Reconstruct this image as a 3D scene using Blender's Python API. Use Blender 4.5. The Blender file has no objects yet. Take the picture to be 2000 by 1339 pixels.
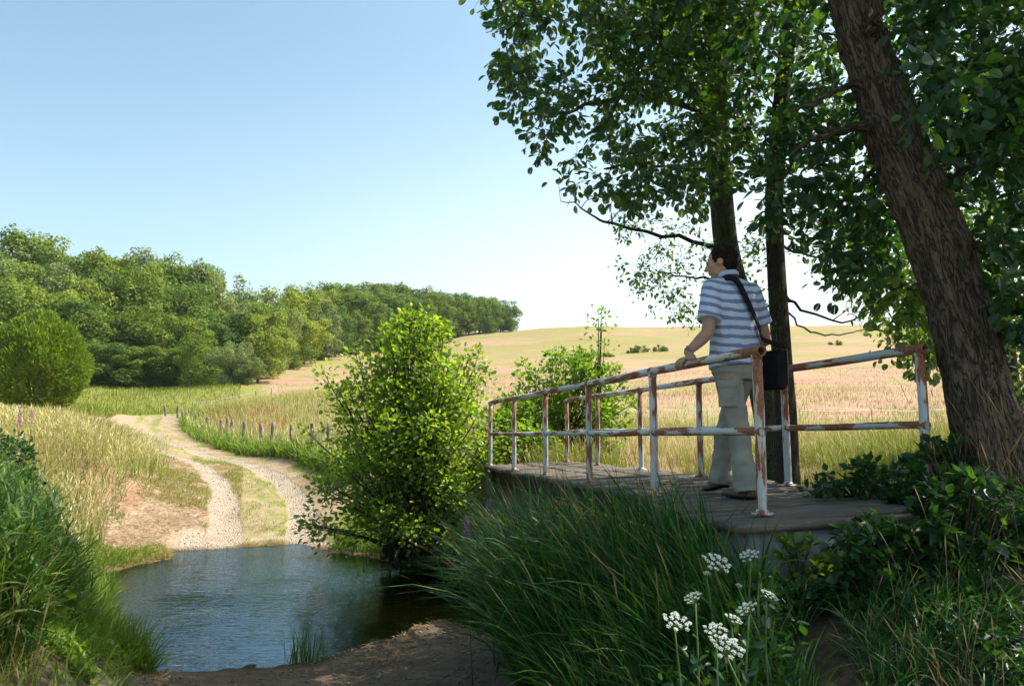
import bpy, math, random
import numpy as np
from mathutils import Vector, Matrix

random.seed(7)
RNG = np.random.default_rng(11)
scene = bpy.context.scene
COL = scene.collection

# ------------------------------------------------------------------ camera
F = 1500.0
PITCH = math.radians(6.88)
CP, SP = math.cos(PITCH), math.sin(PITCH)
CAMP = np.array([0.0, 0.0, 2.0])
cam_d = bpy.data.cameras.new('camera')
cam_d.sensor_width = 36.0
cam_d.sensor_fit = 'HORIZONTAL'
cam_d.lens = 36.0 * F / 2000.0
cam_d.clip_start = 0.05
cam_d.clip_end = 3000.0
cam = bpy.data.objects.new('camera', cam_d)
COL.objects.link(cam)
cam.location = CAMP
cam.rotation_euler = (math.pi / 2 + PITCH, 0, 0)
scene.camera = cam

# ------------------------------------------------------------------ world + sun
SUN_AZ = math.radians(76)      # clockwise from the view direction (+Y)
SUN_EL = math.radians(54)
world = bpy.data.worlds.new("World")
scene.world = world
world.use_nodes = True
wn = world.node_tree.nodes
wl = world.node_tree.links
wn.clear()
w_out = wn.new('ShaderNodeOutputWorld')
w_bg = wn.new('ShaderNodeBackground')
w_sky = wn.new('ShaderNodeTexSky')
w_sky.sky_type = 'NISHITA'
w_sky.sun_disc = False
w_sky.sun_elevation = SUN_EL
w_sky.sun_rotation = SUN_AZ
w_sky.altitude = 0
w_sky.air_density = 1.0
w_sky.dust_density = 3.0
w_sky.ozone_density = 1.0
w_bg.inputs['Strength'].default_value = 0.135
# bright whitish glow low in the sky on the sunny side, clearer blue higher up
w_tc = wn.new('ShaderNodeTexCoord')
w_sep = wn.new('ShaderNodeSeparateXYZ')
wl.new(w_tc.outputs['Generated'], w_sep.inputs[0])
def w_map(src, a, b):
    x = wn.new('ShaderNodeMapRange'); x.interpolation_type = 'SMOOTHSTEP'
    x.inputs['From Min'].default_value = a; x.inputs['From Max'].default_value = b
    wl.new(src, x.inputs['Value']); return x.outputs[0]
def w_math(op, a, b):
    x = wn.new('ShaderNodeMath'); x.operation = op
    for q, v in zip(x.inputs, (a, b)):
        if isinstance(v, float): q.default_value = v
        else: wl.new(v, q)
    return x.outputs[0]
w_low = w_map(w_sep.outputs['Z'], 0.50, 0.02)
w_side = w_map(w_sep.outputs['X'], -0.55, 0.35)
w_f = w_math('MULTIPLY', w_low, w_math('ADD', w_math('MULTIPLY', w_side, 0.72), 0.18))
w_tint = wn.new('ShaderNodeMix'); w_tint.data_type = 'RGBA'; w_tint.blend_type = 'MULTIPLY'
w_tint.inputs[0].default_value = 1.0
w_tint.inputs[7].default_value = (1.0, 1.15, 1.02, 1)
wl.new(w_sky.outputs[0], w_tint.inputs[6])
w_mix = wn.new('ShaderNodeMix'); w_mix.data_type = 'RGBA'
w_mix.inputs[7].default_value = (5.6, 6.0, 5.8, 1)
wl.new(w_f, w_mix.inputs[0])
wl.new(w_tint.outputs[2], w_mix.inputs[6])
wl.new(w_mix.outputs[2], w_bg.inputs['Color'])
wl.new(w_bg.outputs[0], w_out.inputs['Surface'])

sun_d = bpy.data.lights.new('sun', 'SUN')
sun_d.energy = 5.0
sun_d.angle = math.radians(0.5)
sun_d.color = (1.0, 0.93, 0.80)
sun = bpy.data.objects.new('sun', sun_d)
COL.objects.link(sun)
SUNV = Vector((math.sin(SUN_AZ) * math.cos(SUN_EL), math.cos(SUN_AZ) * math.cos(SUN_EL), math.sin(SUN_EL)))
sun.rotation_euler = SUNV.to_track_quat('Z', 'Y').to_euler()
sun.location = SUNV * 50

scene.view_settings.view_transform = 'Standard'
scene.view_settings.look = 'None'
scene.view_settings.exposure = 0.88
scene.view_settings.gamma = 1.0
scene.cycles.use_denoising = True
try:
    scene.cycles.denoiser = 'OPENIMAGEDENOISE'
    scene.cycles.denoising_input_passes = 'RGB_ALBEDO_NORMAL'
    scene.cycles.denoising_prefilter = 'ACCURATE'
except Exception:
    pass
scene.cycles.max_bounces = 7
scene.cycles.diffuse_bounces = 3
scene.cycles.glossy_bounces = 3
scene.cycles.transmission_bounces = 5
scene.cycles.transparent_max_bounces = 8
scene.cycles.sample_clamp_indirect = 6.0
scene.cycles.caustics_reflective = False
scene.cycles.caustics_refractive = False

# ------------------------------------------------------------------ pixel rays -> world points
def ray(px, py):
    a = (px - 1000.0) / F
    b = (669.5 - py) / F
    return np.array([a, CP - b * SP, SP + b * CP])
def D(px, py, d):
    r = ray(px, py)
    return CAMP + r * (d / r[1])
def G(px, py, z):
    r = ray(px, py)
    return CAMP + r * ((z - CAMP[2]) / r[2])

# ------------------------------------------------------------------ numpy noise
def _h(i, j, k):
    n = (i * 374761393 + j * 668265263 + k * 2147483647 * 3 + 1013904223) & 0xFFFFFFFF
    n = ((n ^ (n >> 13)) * 1274126177) & 0xFFFFFFFF
    n = (n ^ (n >> 16)) & 0xFFFFFFFF
    n = (n * 2246822519) & 0xFFFFFFFF
    return ((n >> 8) & 0xFFFF) / 65535.0
def vnoise(x, y, z=0.0):
    x, y, z = np.broadcast_arrays(np.asarray(x, float), np.asarray(y, float), np.asarray(z, float))
    i, j, k = np.floor(x).astype(np.int64), np.floor(y).astype(np.int64), np.floor(z).astype(np.int64)
    fx, fy, fz = x - i, y - j, z - k
    fx, fy, fz = [t * t * (3 - 2 * t) for t in (fx, fy, fz)]
    def L(a, b, t): return a + (b - a) * t
    r = L(L(L(_h(i, j, k), _h(i + 1, j, k), fx), L(_h(i, j + 1, k), _h(i + 1, j + 1, k), fx), fy),
          L(L(_h(i, j, k + 1), _h(i + 1, j, k + 1), fx), L(_h(i, j + 1, k + 1), _h(i + 1, j + 1, k + 1), fx), fy), fz)
    return r * 2 - 1
def fbm(x, y, z=0.0, o=4):
    s, a = 0, 1.0
    for q in range(o):
        s = s + a * vnoise(x * 2 ** q + 17 * q, y * 2 ** q, np.asarray(z) * 2 ** q)
        a *= 0.5
    return s
def sstep(a, b, t):
    t = np.clip((t - a) / (b - a), 0, 1)
    return t * t * (3 - 2 * t)

# ------------------------------------------------------------------ mesh building
class MB:
    def __init__(self):
        self.V, self.Fs, self.n, self.tc = [], [], 0, []
    def add(self, V, *faces, tc=None):
        V = np.asarray(V, float).reshape(-1, 3)
        for f in faces:
            f = np.asarray(f, np.int64)
            if f.size:
                self.Fs.append(f.reshape(-1, f.shape[-1]) + self.n)
        self.V.append(V)
        self.tc.append(np.zeros_like(V) if tc is None else np.asarray(tc, float))
        self.n += len(V)
        return self
    def build(self, name, mat, parent=None, smooth=False, loc=None, with_tc=False):
        V = np.concatenate(self.V)
        if loc is not None:
            V = V - np.asarray(loc, float)
        me = bpy.data.meshes.new(name)
        me.vertices.add(len(V))
        me.vertices.foreach_set('co', V.astype(np.float32).ravel())
        idx = np.concatenate([f.ravel() for f in self.Fs])
        sizes = np.concatenate([np.full(len(f), f.shape[1]) for f in self.Fs])
        me.loops.add(len(idx))
        me.loops.foreach_set('vertex_index', idx.astype(np.int32))
        me.polygons.add(len(sizes))
        me.polygons.foreach_set('loop_start', np.concatenate([[0], np.cumsum(sizes)[:-1]]).astype(np.int32))
        me.update(calc_edges=True)
        if smooth:
            me.polygons.foreach_set('use_smooth', np.ones(len(sizes), bool))
        if with_tc:
            at = me.attributes.new('tc', 'FLOAT_VECTOR', 'POINT')
            at.data.foreach_set('vector', np.concatenate(self.tc).astype(np.float32).ravel())
        me.materials.append(mat)
        o = bpy.data.objects.new(name, me)
        COL.objects.link(o)
        if parent is not None:
            o.parent = parent
        if loc is not None:
            o.location = loc
        return o
    # primitives
    def tube(self, path, rad, n=8, caps=True, wob=0.0, ell=None, upv=None):
        path = np.asarray(path, float)
        m = len(path)
        rad = np.broadcast_to(np.asarray(rad, float), (m,)) if np.ndim(rad) < 2 else np.asarray(rad, float)
        ra, rb = (rad, rad) if rad.ndim == 1 else (rad[:, 0], rad[:, 1])
        T = np.gradient(path, axis=0)
        T /= np.linalg.norm(T, axis=1)[:, None] + 1e-12
        up = np.array([0, 0, 1.0]) if upv is None else np.asarray(upv, float)
        if abs(T[0] @ up) > 0.95 and upv is None:
            up = np.array([0, 1.0, 0])
        A = up - (T[0] @ up) * T[0]
        A /= np.linalg.norm(A)
        th = np.linspace(0, 2 * math.pi, n, endpoint=False)
        V, tc = [], []
        ln = 0
        for i in range(m):
            if i:
                ln += np.linalg.norm(path[i] - path[i - 1])
            A = A - (T[i] @ A) * T[i]
            A /= np.linalg.norm(A) + 1e-12
            B = np.cross(T[i], A)
            c, s = np.cos(th)[:, None], np.sin(th)[:, None]
            V.append(path[i] + ra[i] * c * A + rb[i] * s * B)
            tc.append(np.stack([ra[i] * np.cos(th), rb[i] * np.sin(th), np.full(n, ln)], 1))
        V = np.concatenate(V)
        tc = np.concatenate(tc)
        i = np.arange(m - 1)[:, None] * n
        j = np.arange(n)[None]
        jn = (j + 1) % n
        q = np.stack([i + j, i + jn, i + n + jn, i + n + j], -1).reshape(-1, 4)
        fs = [q]
        if caps:
            fs.append(np.arange(n)[None, ::-1])
            fs.append((np.arange(n) + (m - 1) * n)[None])
        self.add(V, *fs, tc=tc)
        return self
    def box(self, c, size, ax=None):
        c = np.asarray(c, float)
        s = np.asarray(size, float) / 2
        v = np.array([[x, y, z] for z in (-1, 1) for y in (-1, 1) for x in (-1, 1)], float) * s
        if ax is not None:
            v = v @ np.asarray(ax, float)
        self.add(v + c, [[0, 2, 3, 1], [4, 5, 7, 6], [0, 1, 5, 4], [2, 6, 7, 3], [0, 4, 6, 2], [1, 3, 7, 5]])
        return self
    def ball(self, c, r, nu=14, nv=10, ax=None):
        r = np.broadcast_to(np.asarray(r, float), (3,))
        V = [[0, 0, -1]]
        for i in range(1, nv):
            a = -math.pi / 2 + math.pi * i / nv
            for j in range(nu):
                b = 2 * math.pi * j / nu
                V.append([math.cos(a) * math.cos(b), math.cos(a) * math.sin(b), math.sin(a)])
        V.append([0, 0, 1])
        V = np.array(V) * r
        if ax is not None:
            V = V @ np.asarray(ax, float)
        q, t = [], []
        for j in range(nu):
            jn = (j + 1) % nu
            t.append([0, 1 + jn, 1 + j])
            t.append([len(V) - 1, 1 + (nv - 2) * nu + j, 1 + (nv - 2) * nu + jn])
            for i in range(nv - 2):
                q.append([1 + i * nu + j, 1 + i * nu + jn, 1 + (i + 1) * nu + jn, 1 + (i + 1) * nu + j])
        self.add(V + np.asarray(c, float), q, t)
        return self

def empty(name, loc, parent=None):
    o = bpy.data.objects.new(name, None)
    o.empty_display_size = 0.3
    COL.objects.link(o)
    o.location = [float(t) for t in loc]
    return o
def tag(o, label=None, cat=None, group=None, kind=None):
    if label: o['label'] = label
    if cat: o['category'] = cat
    if group: o['group'] = group
    if kind: o['kind'] = kind
    return o
def unit(v):
    v = np.asarray(v, float)
    return v / (np.linalg.norm(v, axis=-1, keepdims=True) + 1e-12)
def spline(pts, n):
    P = np.asarray(pts, float)
    m = len(P)
    Q = np.vstack([2 * P[0] - P[1], P, 2 * P[-1] - P[-2]])
    t = np.linspace(0, m - 1, n)
    i = np.minimum(t.astype(int), m - 2)
    f = (t - i)[:, None]
    a, b, c, d = Q[i], Q[i + 1], Q[i + 2], Q[i + 3]
    return 0.5 * (2 * b + (c - a) * f + (2 * a - 5 * b + 4 * c - d) * f ** 2 + (3 * b - a - 3 * c + d) * f ** 3)

# ------------------------------------------------------------------ materials
class NT:
    def __init__(self, name):
        self.m = bpy.data.materials.new(name)
        self.m.use_nodes = True
        self.t = self.m.node_tree
        self.t.nodes.clear()
        self.out = self.n('ShaderNodeOutputMaterial')
    def n(self, ty, **kw):
        x = self.t.nodes.new(ty)
        for k, v in kw.items():
            setattr(x, k, v)
        return x
    def l(self, a, b):
        self.t.links.new(a, b)
    def noise(self, vec, scale, detail=4, rough=0.55, dist=0.0):
        x = self.n('ShaderNodeTexNoise')
        x.inputs['Scale'].default_value = scale
        x.inputs['Detail'].default_value = detail
        x.inputs['Roughness'].default_value = rough
        x.inputs['Distortion'].default_value = dist
        if vec is not None: self.l(vec, x.inputs['Vector'])
        return x.outputs['Fac']
    def mapping(self, vec, scale=(1, 1, 1), rot=(0, 0, 0)):
        x = self.n('ShaderNodeMapping')
        x.inputs['Scale'].default_value = scale
        x.inputs['Rotation'].default_value = rot
        self.l(vec, x.inputs['Vector'])
        return x.outputs[0]
    def ramp(self, fac, stops, interp='LINEAR'):
        x = self.n('ShaderNodeValToRGB')
        x.color_ramp.interpolation = interp
        e = x.color_ramp.elements
        while len(e) < len(stops): e.new(0.5)
        for el, (p, c) in zip(e, stops):
            el.position = p
            el.color = (*c, 1) if len(c) == 3 else c
        self.l(fac, x.inputs[0])
        return x.outputs[0]
    def step(self, fac, a, b):
        x = self.n('ShaderNodeMapRange', interpolation_type='SMOOTHSTEP')
        x.inputs['From Min'].default_value = a
        x.inputs['From Max'].default_value = b
        self.l(fac, x.inputs['Value'])
        return x.outputs[0]
    def mix(self, fac, a, b, blend='MIX'):
        x = self.n('ShaderNodeMix', data_type='RGBA', blend_type=blend)
        for s, v in ((x.inputs[0], fac), (x.inputs[6], a), (x.inputs[7], b)):
            if isinstance(v, (int, float)): s.default_value = v
            elif isinstance(v, tuple): s.default_value = (*v, 1)
            else: self.l(v, s)
        return x.outputs[2]
    def math(self, op, a, b=0.0):
        x = self.n('ShaderNodeMath', operation=op)
        for s, v in ((x.inputs[0], a), (x.inputs[1], b)):
            if isinstance(v, (int, float)): s.default_value = v
            else: self.l(v, s)
        return x.outputs[0]
    def attr(self, name):
        return self.n('ShaderNodeAttribute', attribute_name=name)
    def geo(self, k): return self.n('ShaderNodeNewGeometry').outputs[k]
    def obj(self): return self.n('ShaderNodeTexCoord').outputs['Object']
    def bump(self, h, strength=0.5, dist=0.01):
        x = self.n('ShaderNodeBump')
        x.inputs['Strength'].default_value = strength
        x.inputs['Distance'].default_value = dist
        self.l(h, x.inputs['Height'])
        return x.outputs[0]
    def bsdf(self, col, rough=0.8, bump=None, spec=0.3, metal=0.0):
        p = self.n('ShaderNodeBsdfPrincipled')
        for s, v in ((p.inputs['Base Color'], col), (p.inputs['Roughness'], rough), (p.inputs['Metallic'], metal)):
            if isinstance(v, tuple): s.default_value = (*v, 1)
            elif isinstance(v, (int, float)): s.default_value = v
            else: self.l(v, s)
        p.inputs['Specular IOR Level'].default_value = spec
        if bump is not None: self.l(bump, p.inputs['Normal'])
        return p.outputs[0]
    def end(self, sh):
        self.l(sh, self.out.inputs['Surface'])
        return self.m

def leafmat(name, stops, trans=0.45, rough=0.45, spec=0.4, tcol=None, vary=0.0):
    t = NT(name)
    r = t.geo('Random Per Island')
    n = t.noise(t.obj(), 0.9, 2)
    v = t.math('ADD', t.math('MULTIPLY', r, 0.7), t.math('MULTIPLY', n, 0.3))
    c = t.ramp(v, stops)
    if vary == 1:
        ob = t.n('ShaderNodeObjectInfo').outputs['Random']
        c = t.mix(1.0, c, t.ramp(ob, [(0.0, (0.72, 0.85, 0.95)), (0.35, (1.0, 1.0, 1.0)), (0.7, (1.35, 1.2, 0.95)), (1.0, (1.15, 1.15, 1.5))]), 'MULTIPLY')
    if vary == 2:
        pn = t.noise(t.mapping(t.geo('Position'), (0.10, 0.22, 0)), 1.0, 5, .6)
        c = t.mix(1.0, c, t.ramp(pn, [(0.35, (0.55, 0.95, 0.45)), (0.46, (0.9, 1.0, 0.75)), (0.56, (1.0, 0.92, 0.95)), (0.66, (1.0, 0.78, 0.88))]), 'MULTIPLY')
        vary = 0
    p = t.bsdf(c, rough, None, spec)
    tr = t.n('ShaderNodeBsdfTranslucent')
    t.l(t.mix(1.0, c, tcol or (1.9, 1.9, 0.7), 'MULTIPLY'), tr.inputs['Color'])
    m = t.n('ShaderNodeMixShader')
    m.inputs[0].default_value = trans
    t.l(p, m.inputs[1]); t.l(tr.outputs[0], m.inputs[2])
    return t.end(m.outputs[0])
def simplemat(name, c1, c2, scale=8, rough=0.8, bump=0.3, bdist=0.004, spec=0.3, stretch=(1, 1, 1)):
    t = NT(name)
    v = t.mapping(t.obj(), stretch)
    n = t.noise(v, scale, 6)
    return t.end(t.bsdf(t.ramp(n, [(0.3, c1), (0.7, c2)]), rough, t.bump(n, bump, bdist), spec))

M = {}
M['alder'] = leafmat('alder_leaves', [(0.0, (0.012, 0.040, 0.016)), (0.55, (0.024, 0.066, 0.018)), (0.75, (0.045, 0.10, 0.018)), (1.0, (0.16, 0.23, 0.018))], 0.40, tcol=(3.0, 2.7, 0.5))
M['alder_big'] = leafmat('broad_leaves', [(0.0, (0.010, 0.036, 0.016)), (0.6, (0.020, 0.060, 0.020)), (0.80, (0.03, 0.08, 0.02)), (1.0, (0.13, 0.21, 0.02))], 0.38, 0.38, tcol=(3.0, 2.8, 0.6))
M['small_leaf'] = leafmat('small_leaves', [(0.0, (0.062, 0.125, 0.025)), (0.6, (0.112, 0.188, 0.031)), (1.0, (0.225, 0.275, 0.037))], 0.45)
M['bush'] = leafmat('bush_leaves', [(0.0, (0.055, 0.12, 0.018)), (0.5, (0.13, 0.21, 0.024)), (1.0, (0.32, 0.38, 0.04))], 0.5, 0.4, 0.5)
M['shrub'] = leafmat('shrub_leaves', [(0.0, (0.065, 0.130, 0.019)), (0.5, (0.117, 0.208, 0.026)), (1.0, (0.221, 0.286, 0.026))], 0.45)
M['round_bush'] = leafmat('round_bush_leaves', [(0.0, (0.05, 0.10, 0.012)), (0.5, (0.11, 0.18, 0.02)), (1.0, (0.24, 0.30, 0.03))], 0.3, 0.6, 0.2)
M['wood_a'] = leafmat('oak_foliage', [(0.0, (0.052, 0.095, 0.023)), (0.5, (0.095, 0.159, 0.032)), (1.0, (0.190, 0.230, 0.041))], 0.24, 0.7, 0.1, vary=1)
M['wood_b'] = leafmat('beech_foliage', [(0.0, (0.086, 0.127, 0.026)), (0.5, (0.147, 0.208, 0.037)), (1.0, (0.260, 0.287, 0.051))], 0.24, 0.7, 0.1, vary=1)
M['wood_c'] = leafmat('grey_green_foliage', [(0.0, (0.078, 0.120, 0.051)), (0.5, (0.139, 0.184, 0.071)), (1.0, (0.242, 0.264, 0.101))], 0.24, 0.7, 0.1, vary=1)
M['grass'] = leafmat('green_grass', [(0.0, (0.055, 0.121, 0.013)), (0.5, (0.110, 0.198, 0.022)), (1.0, (0.264, 0.297, 0.044))], 0.35, 0.6, 0.2, (1.4, 1.4, 0.8))
M['grass_shade'] = leafmat('river_grass', [(0.0, (0.008, 0.042, 0.009)), (0.6, (0.024, 0.095, 0.016)), (1.0, (0.15, 0.26, 0.04))], 0.36, 0.45, 0.35, (1.3, 1.4, 0.8))  # darker copy of the grass green, foreground shade put into the colour
M['reed'] = leafmat('reed_leaves', [(0.0, (0.030, 0.080, 0.016)), (0.6, (0.075, 0.150, 0.026)), (1.0, (0.24, 0.29, 0.055))], 0.36, 0.45, 0.35, (1.3, 1.4, 0.7))
M['straw'] = leafmat('dry_grass', [(0.0, (0.24, 0.25, 0.07)), (0.4, (0.42, 0.38, 0.15)), (1.0, (0.64, 0.58, 0.33))], 0.30, 0.7, 0.15, (1.1, 1.0, 0.8))
M['straw_brown'] = leafmat('brown_dead_grass', [(0.0, (0.16, 0.10, 0.05)), (0.5, (0.30, 0.20, 0.10)), (1.0, (0.42, 0.33, 0.19))], 0.25, 0.8, 0.1, (1.1, 1.0, 0.8))
M['field_grass'] = leafmat('field_grass', [(0.0, (0.14, 0.18, 0.04)), (0.35, (0.28, 0.24, 0.10)), (0.7, (0.37, 0.25, 0.165)), (1.0, (0.39, 0.22, 0.16))], 0.25, 0.8, 0.1, (1.1, 1.0, 0.8), vary=2)
M['sorrel'] = leafmat('rusty_sorrel', [(0.0, (0.30, 0.14, 0.06)), (1.0, (0.46, 0.28, 0.14))], 0.2, 0.8, 0.1, (1, 1, 1))
M['verge'] = leafmat('verge_grass', [(0.0, (0.11, 0.17, 0.02)), (0.5, (0.20, 0.25, 0.035)), (1.0, (0.38, 0.34, 0.12))], 0.3, 0.7, 0.1, (1.1, 1.1, 0.7))
M['purple'] = leafmat('purple_petals', [(0.0, (0.35, 0.10, 0.35)), (1.0, (0.55, 0.22, 0.50))], 0.3, 0.7, 0.1, (1, 1, 1))
M['petal'] = leafmat('white_petals', [(0.0, (0.42, 0.50, 0.38)), (0.3, (0.62, 0.68, 0.62)), (1.0, (0.80, 0.82, 0.80))], 0.3, 0.7, 0.1, (1, 1, 1))
M['stem'] = simplemat('green_stem', (0.06, 0.11, 0.03), (0.10, 0.16, 0.04), 20)
M['twig'] = simplemat('twig_bark', (0.035, 0.028, 0.02), (0.08, 0.065, 0.05), 30)
M['wood_trunk'] = simplemat('forest_bark', (0.04, 0.035, 0.028), (0.10, 0.085, 0.07), 3)

def barkmat(name, c0, c1, c2, sc=1.0, moss=0.0):
    t = NT(name)
    v = t.attr('tc').outputs['Vector']
    m1 = t.mapping(v, (1, 1, 0.17))
    n1 = t.noise(m1, 30 * sc, 4, 0.55, 1.0)
    n1b = t.noise(m1, 62 * sc, 3, 0.5, 0.8)
    n2 = t.noise(v, 5 * sc, 3)
    n3 = t.noise(v, 90, 4)
    fa = t.step(t.math('ABSOLUTE', t.math('SUBTRACT', n1, 0.5)), 0.0, 0.075)
    fb = t.step(t.math('ABSOLUTE', t.math('SUBTRACT', n1b, 0.5)), 0.0, 0.06)
    fur = t.math('MULTIPLY', fa, t.math('ADD', t.math('MULTIPLY', fb, 0.45), 0.55))
    c = t.mix(fur, c0, t.mix(n2, c1, c2))
    if moss:
        c = t.mix(t.math('MULTIPLY', t.step(t.noise(v, 3.0, 5), 0.48, 0.62), moss), c, (0.07, 0.10, 0.03))
    lich = t.math('MULTIPLY', t.step(t.noise(v, 11, 5, 0.7), 0.60, 0.72), 0.35)
    c = t.mix(lich, c, (0.20, 0.20, 0.16))
    h = t.math('ADD', fur, t.math('MULTIPLY', n3, 0.35))
    return t.end(t.bsdf(c, 0.9, t.bump(h, 0.9, 0.012), 0.15))
M['bark_big'] = barkmat('leaning_tree_bark', (0.030, 0.022, 0.016), (0.105, 0.075, 0.052), (0.165, 0.12, 0.085), 1.0)
M['bark_alder'] = barkmat('alder_bark', (0.03, 0.03, 0.02), (0.08, 0.08, 0.055), (0.13, 0.12, 0.085), 1.3, 0.7)
M['bark_thin'] = barkmat('thin_tree_bark', (0.025, 0.02, 0.016), (0.07, 0.055, 0.04), (0.11, 0.09, 0.065), 1.6, 0.3)

def paintmat():
    t = NT('flaking_rail_paint')
    o = t.attr('tc').outputs['Vector']
    v = t.mapping(o, (1, 1, 0.16))
    n = t.noise(v, 17, 6, 0.62)
    big = t.noise(t.mapping(t.geo('Position'), (1, 1, 1)), 1.7, 2)
    nn = t.math('ADD', n, t.math('MULTIPLY', t.math('SUBTRACT', big, 0.5), 0.35))
    rust = t.step(nn, 0.475, 0.515)
    fine = t.noise(o, 90, 5)
    rc = t.ramp(fine, [(0.3, (0.13, 0.045, 0.025)), (0.55, (0.26, 0.10, 0.055)), (0.75, (0.34, 0.17, 0.11))])
    pc = t.mix(t.noise(o, 25, 4), (0.30, 0.36, 0.42), (0.52, 0.57, 0.60))
    edge = t.step(nn, 0.41, 0.47)
    pc = t.mix(edge, pc, (0.50, 0.42, 0.36))
    return t.end(t.bsdf(t.mix(rust, pc, rc), t.ramp(rust, [(0, (0.4,) * 3), (1, (0.85,) * 3)]),
                        t.bump(t.math('ADD', t.math('MULTIPLY', rust, -0.8), t.math('MULTIPLY', fine, 0.3)), 0.6, 0.003), 0.4))
M['paint'] = paintmat()

def plankmat():
    t = NT('weathered_planks')
    v = t.attr('tc').outputs['Vector']
    g = t.noise(t.mapping(v, (1.2, 22, 22)), 3.2, 6, 0.65, 0.5)
    r = t.geo('Random Per Island')
    c = t.ramp(g, [(0.3, (0.035, 0.028, 0.022)), (0.5, (0.13, 0.105, 0.085)), (0.7, (0.26, 0.225, 0.19))])
    c = t.mix(t.math('MULTIPLY', r, 0.65), c, (0.075, 0.062, 0.052))
    c = t.mix(t.math('MULTIPLY', t.step(t.noise(v, 4, 5), 0.52, 0.66), 0.4), c, (0.09, 0.095, 0.05))
    return t.end(t.bsdf(c, 0.85, t.bump(g, 0.7, 0.006), 0.2))
M['plank'] = plankmat()

def concretemat():
    t = NT('stained_concrete')
    o = t.obj()
    n = t.noise(o, 2.5, 8, 0.65)
    s = t.noise(t.mapping(o, (3, 3, 0.5)), 2.5, 5)
    c = t.ramp(n, [(0.3, (0.13, 0.125, 0.12)), (0.7, (0.28, 0.28, 0.29))])
    c = t.mix(t.math('MULTIPLY', t.step(s, 0.5, 0.7), 0.6), c, (0.06, 0.07, 0.045))
    return t.end(t.bsdf(c, 0.9, t.bump(t.noise(o, 40, 6), 0.5, 0.01), 0.2))
M['concrete'] = concretemat()

# ------------------------------------------------------------------ terrain
def uv_of(x, y):
    yy = np.maximum(np.asarray(y, float) + 6.0, 1.5)
    return np.asarray(x, float) / yy, np.log(yy)
L_RUT = [(440,1062,14.4),(440,1000,16.3),(430,950,18.5),(400,915,21),(350,893,23.5),(310,878,26),(285,860,29),(272,840,34),(275,825,40),(300,812,47),(345,803,55),(420,800,62)]
R_RUT = [(588,1062,14.4),(592,1000,16.3),(560,947,18.8),(510,917,21.5),(450,899,24),(400,886,26.5),(350,871,29.5),(312,856,33),(290,841,37.5),(290,828,42),(312,817,49),(362,806,57),(430,803,63)]
CT = [D(*p) for p in L_RUT + R_RUT]
def cw(x, y, z): CT.append(np.array([x, y, z], float))
for p in [(500,1000,16.3),(490,940,19.5),
          (240,1000,14.5),(300,930,17),(200,1092,12.2),(150,885,15),(40,885,15),(-200,880,16),(150,845,25),(0,830,27),(-300,820,30),
          (150,795,45),(75,805,35),(240,765,75),(150,760,78),(0,745,80),(-300,730,80),(330,757,80),(430,760,72),
          (330,812,50),(430,862,32),(530,888,26),(640,908,21.5),(700,935,18),
          (450,800,46),(600,800,42),(700,845,25),(650,760,70),(560,770,62),(760,800,40),(850,760,60),(800,870,18),
          (100,1000,9),(0,1100,6),(-300,1000,8),(150,1250,5),(200,1290,6),(-200,1339,3.5),
          (510,752,95),(590,716,140),(690,690,175),(850,665,208),(1005,646,240),
          (300,715,110),(300,690,150),(100,690,120),(0,650,160),(450,680,160),(600,660,220),(800,650,270),
          (980,910,12.0),(1100,905,13),(1300,902,14),(1600,905,13),(1900,900,11),(2300,880,12),
          (1600,862,22),(1300,850,24),(1000,850,26),(2000,850,24),(2500,840,24),
          (1000,780,50),(1300,782,45),(1700,775,50),(2100,770,50),(2700,770,50),
          (1000,705,110),(1300,712,105),(1700,705,110),(2200,700,110),(2700,700,110),
          (1000,662,190),(1300,660,185),(1700,657,185),(2200,660,185),
          (1100,641,245),(1400,638,240),(1700,638,240),(1900,643,240),(2300,650,240),
          (940,1339,None)]:
    if p[2] is not None: CT.append(D(*p))
for x, y, z in [(0,0,.42),(0,-3,.6),(-2,0,.6),(-3,3,.85),(-1.2,3.5,.24),(0,3.2,.34),(2.2,0,.95),(5,0,1.3),(-6,0,1.0),(-6,-4,1.0),(5,-4,1.0),(-1.4,5.6,.05),(0,5.6,.12),(-.7,6.2,.03),(-1.6,4.6,.14),(-.6,4.8,.16),
                (0.6,4.8,.55),(1.0,3.9,1.0),(1.6,3.6,1.22),(0.1,6.2,.3),(2.2,3.4,1.25),(1.4,2.6,.85),(2.0,2.2,1.0),(2.6,3.0,1.3),(3.2,3.0,1.4),
                (3.1,4.6,1.62),(2.6,4.4,1.5),(5,4,1.65),(7,3,1.7),(1.8,4.9,1.15),(3,5.4,1.2),(7,5.5,1.4),
                (2.2,8.4,.6),(3.2,8.2,.7),(0.8,10.9,.7),(-.4,11.8,1.35),(2.9,8.6,.8),
                (2.5,11,1.2),(5,11,1.25),(9,11,1.4),(-1.6,12.6,.5),(-2.6,14.2,.35),(-2.8,16,.8),
                (0,300,34),(60,320,34),(150,300,34),(-60,330,40),(200,240,33),(0,420,25),(200,420,25),(-200,420,50),(-160,200,45)]:
    cw(x, y, z)
CT = np.array(CT)
_cu, _cv = uv_of(CT[:, 0], CT[:, 1])
def _k(r2): return 0.5 * r2 * np.log(r2 + 1e-9)
_n = len(CT)
_A = np.zeros((_n + 3, _n + 3))
_A[:_n, :_n] = _k((_cu[:, None] - _cu[None]) ** 2 + (_cv[:, None] - _cv[None]) ** 2) + np.eye(_n) * 2e-4
_A[:_n, _n] = 1; _A[:_n, _n + 1] = _cu; _A[:_n, _n + 2] = _cv
_A[_n:, :_n] = _A[:_n, _n:].T
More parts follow.
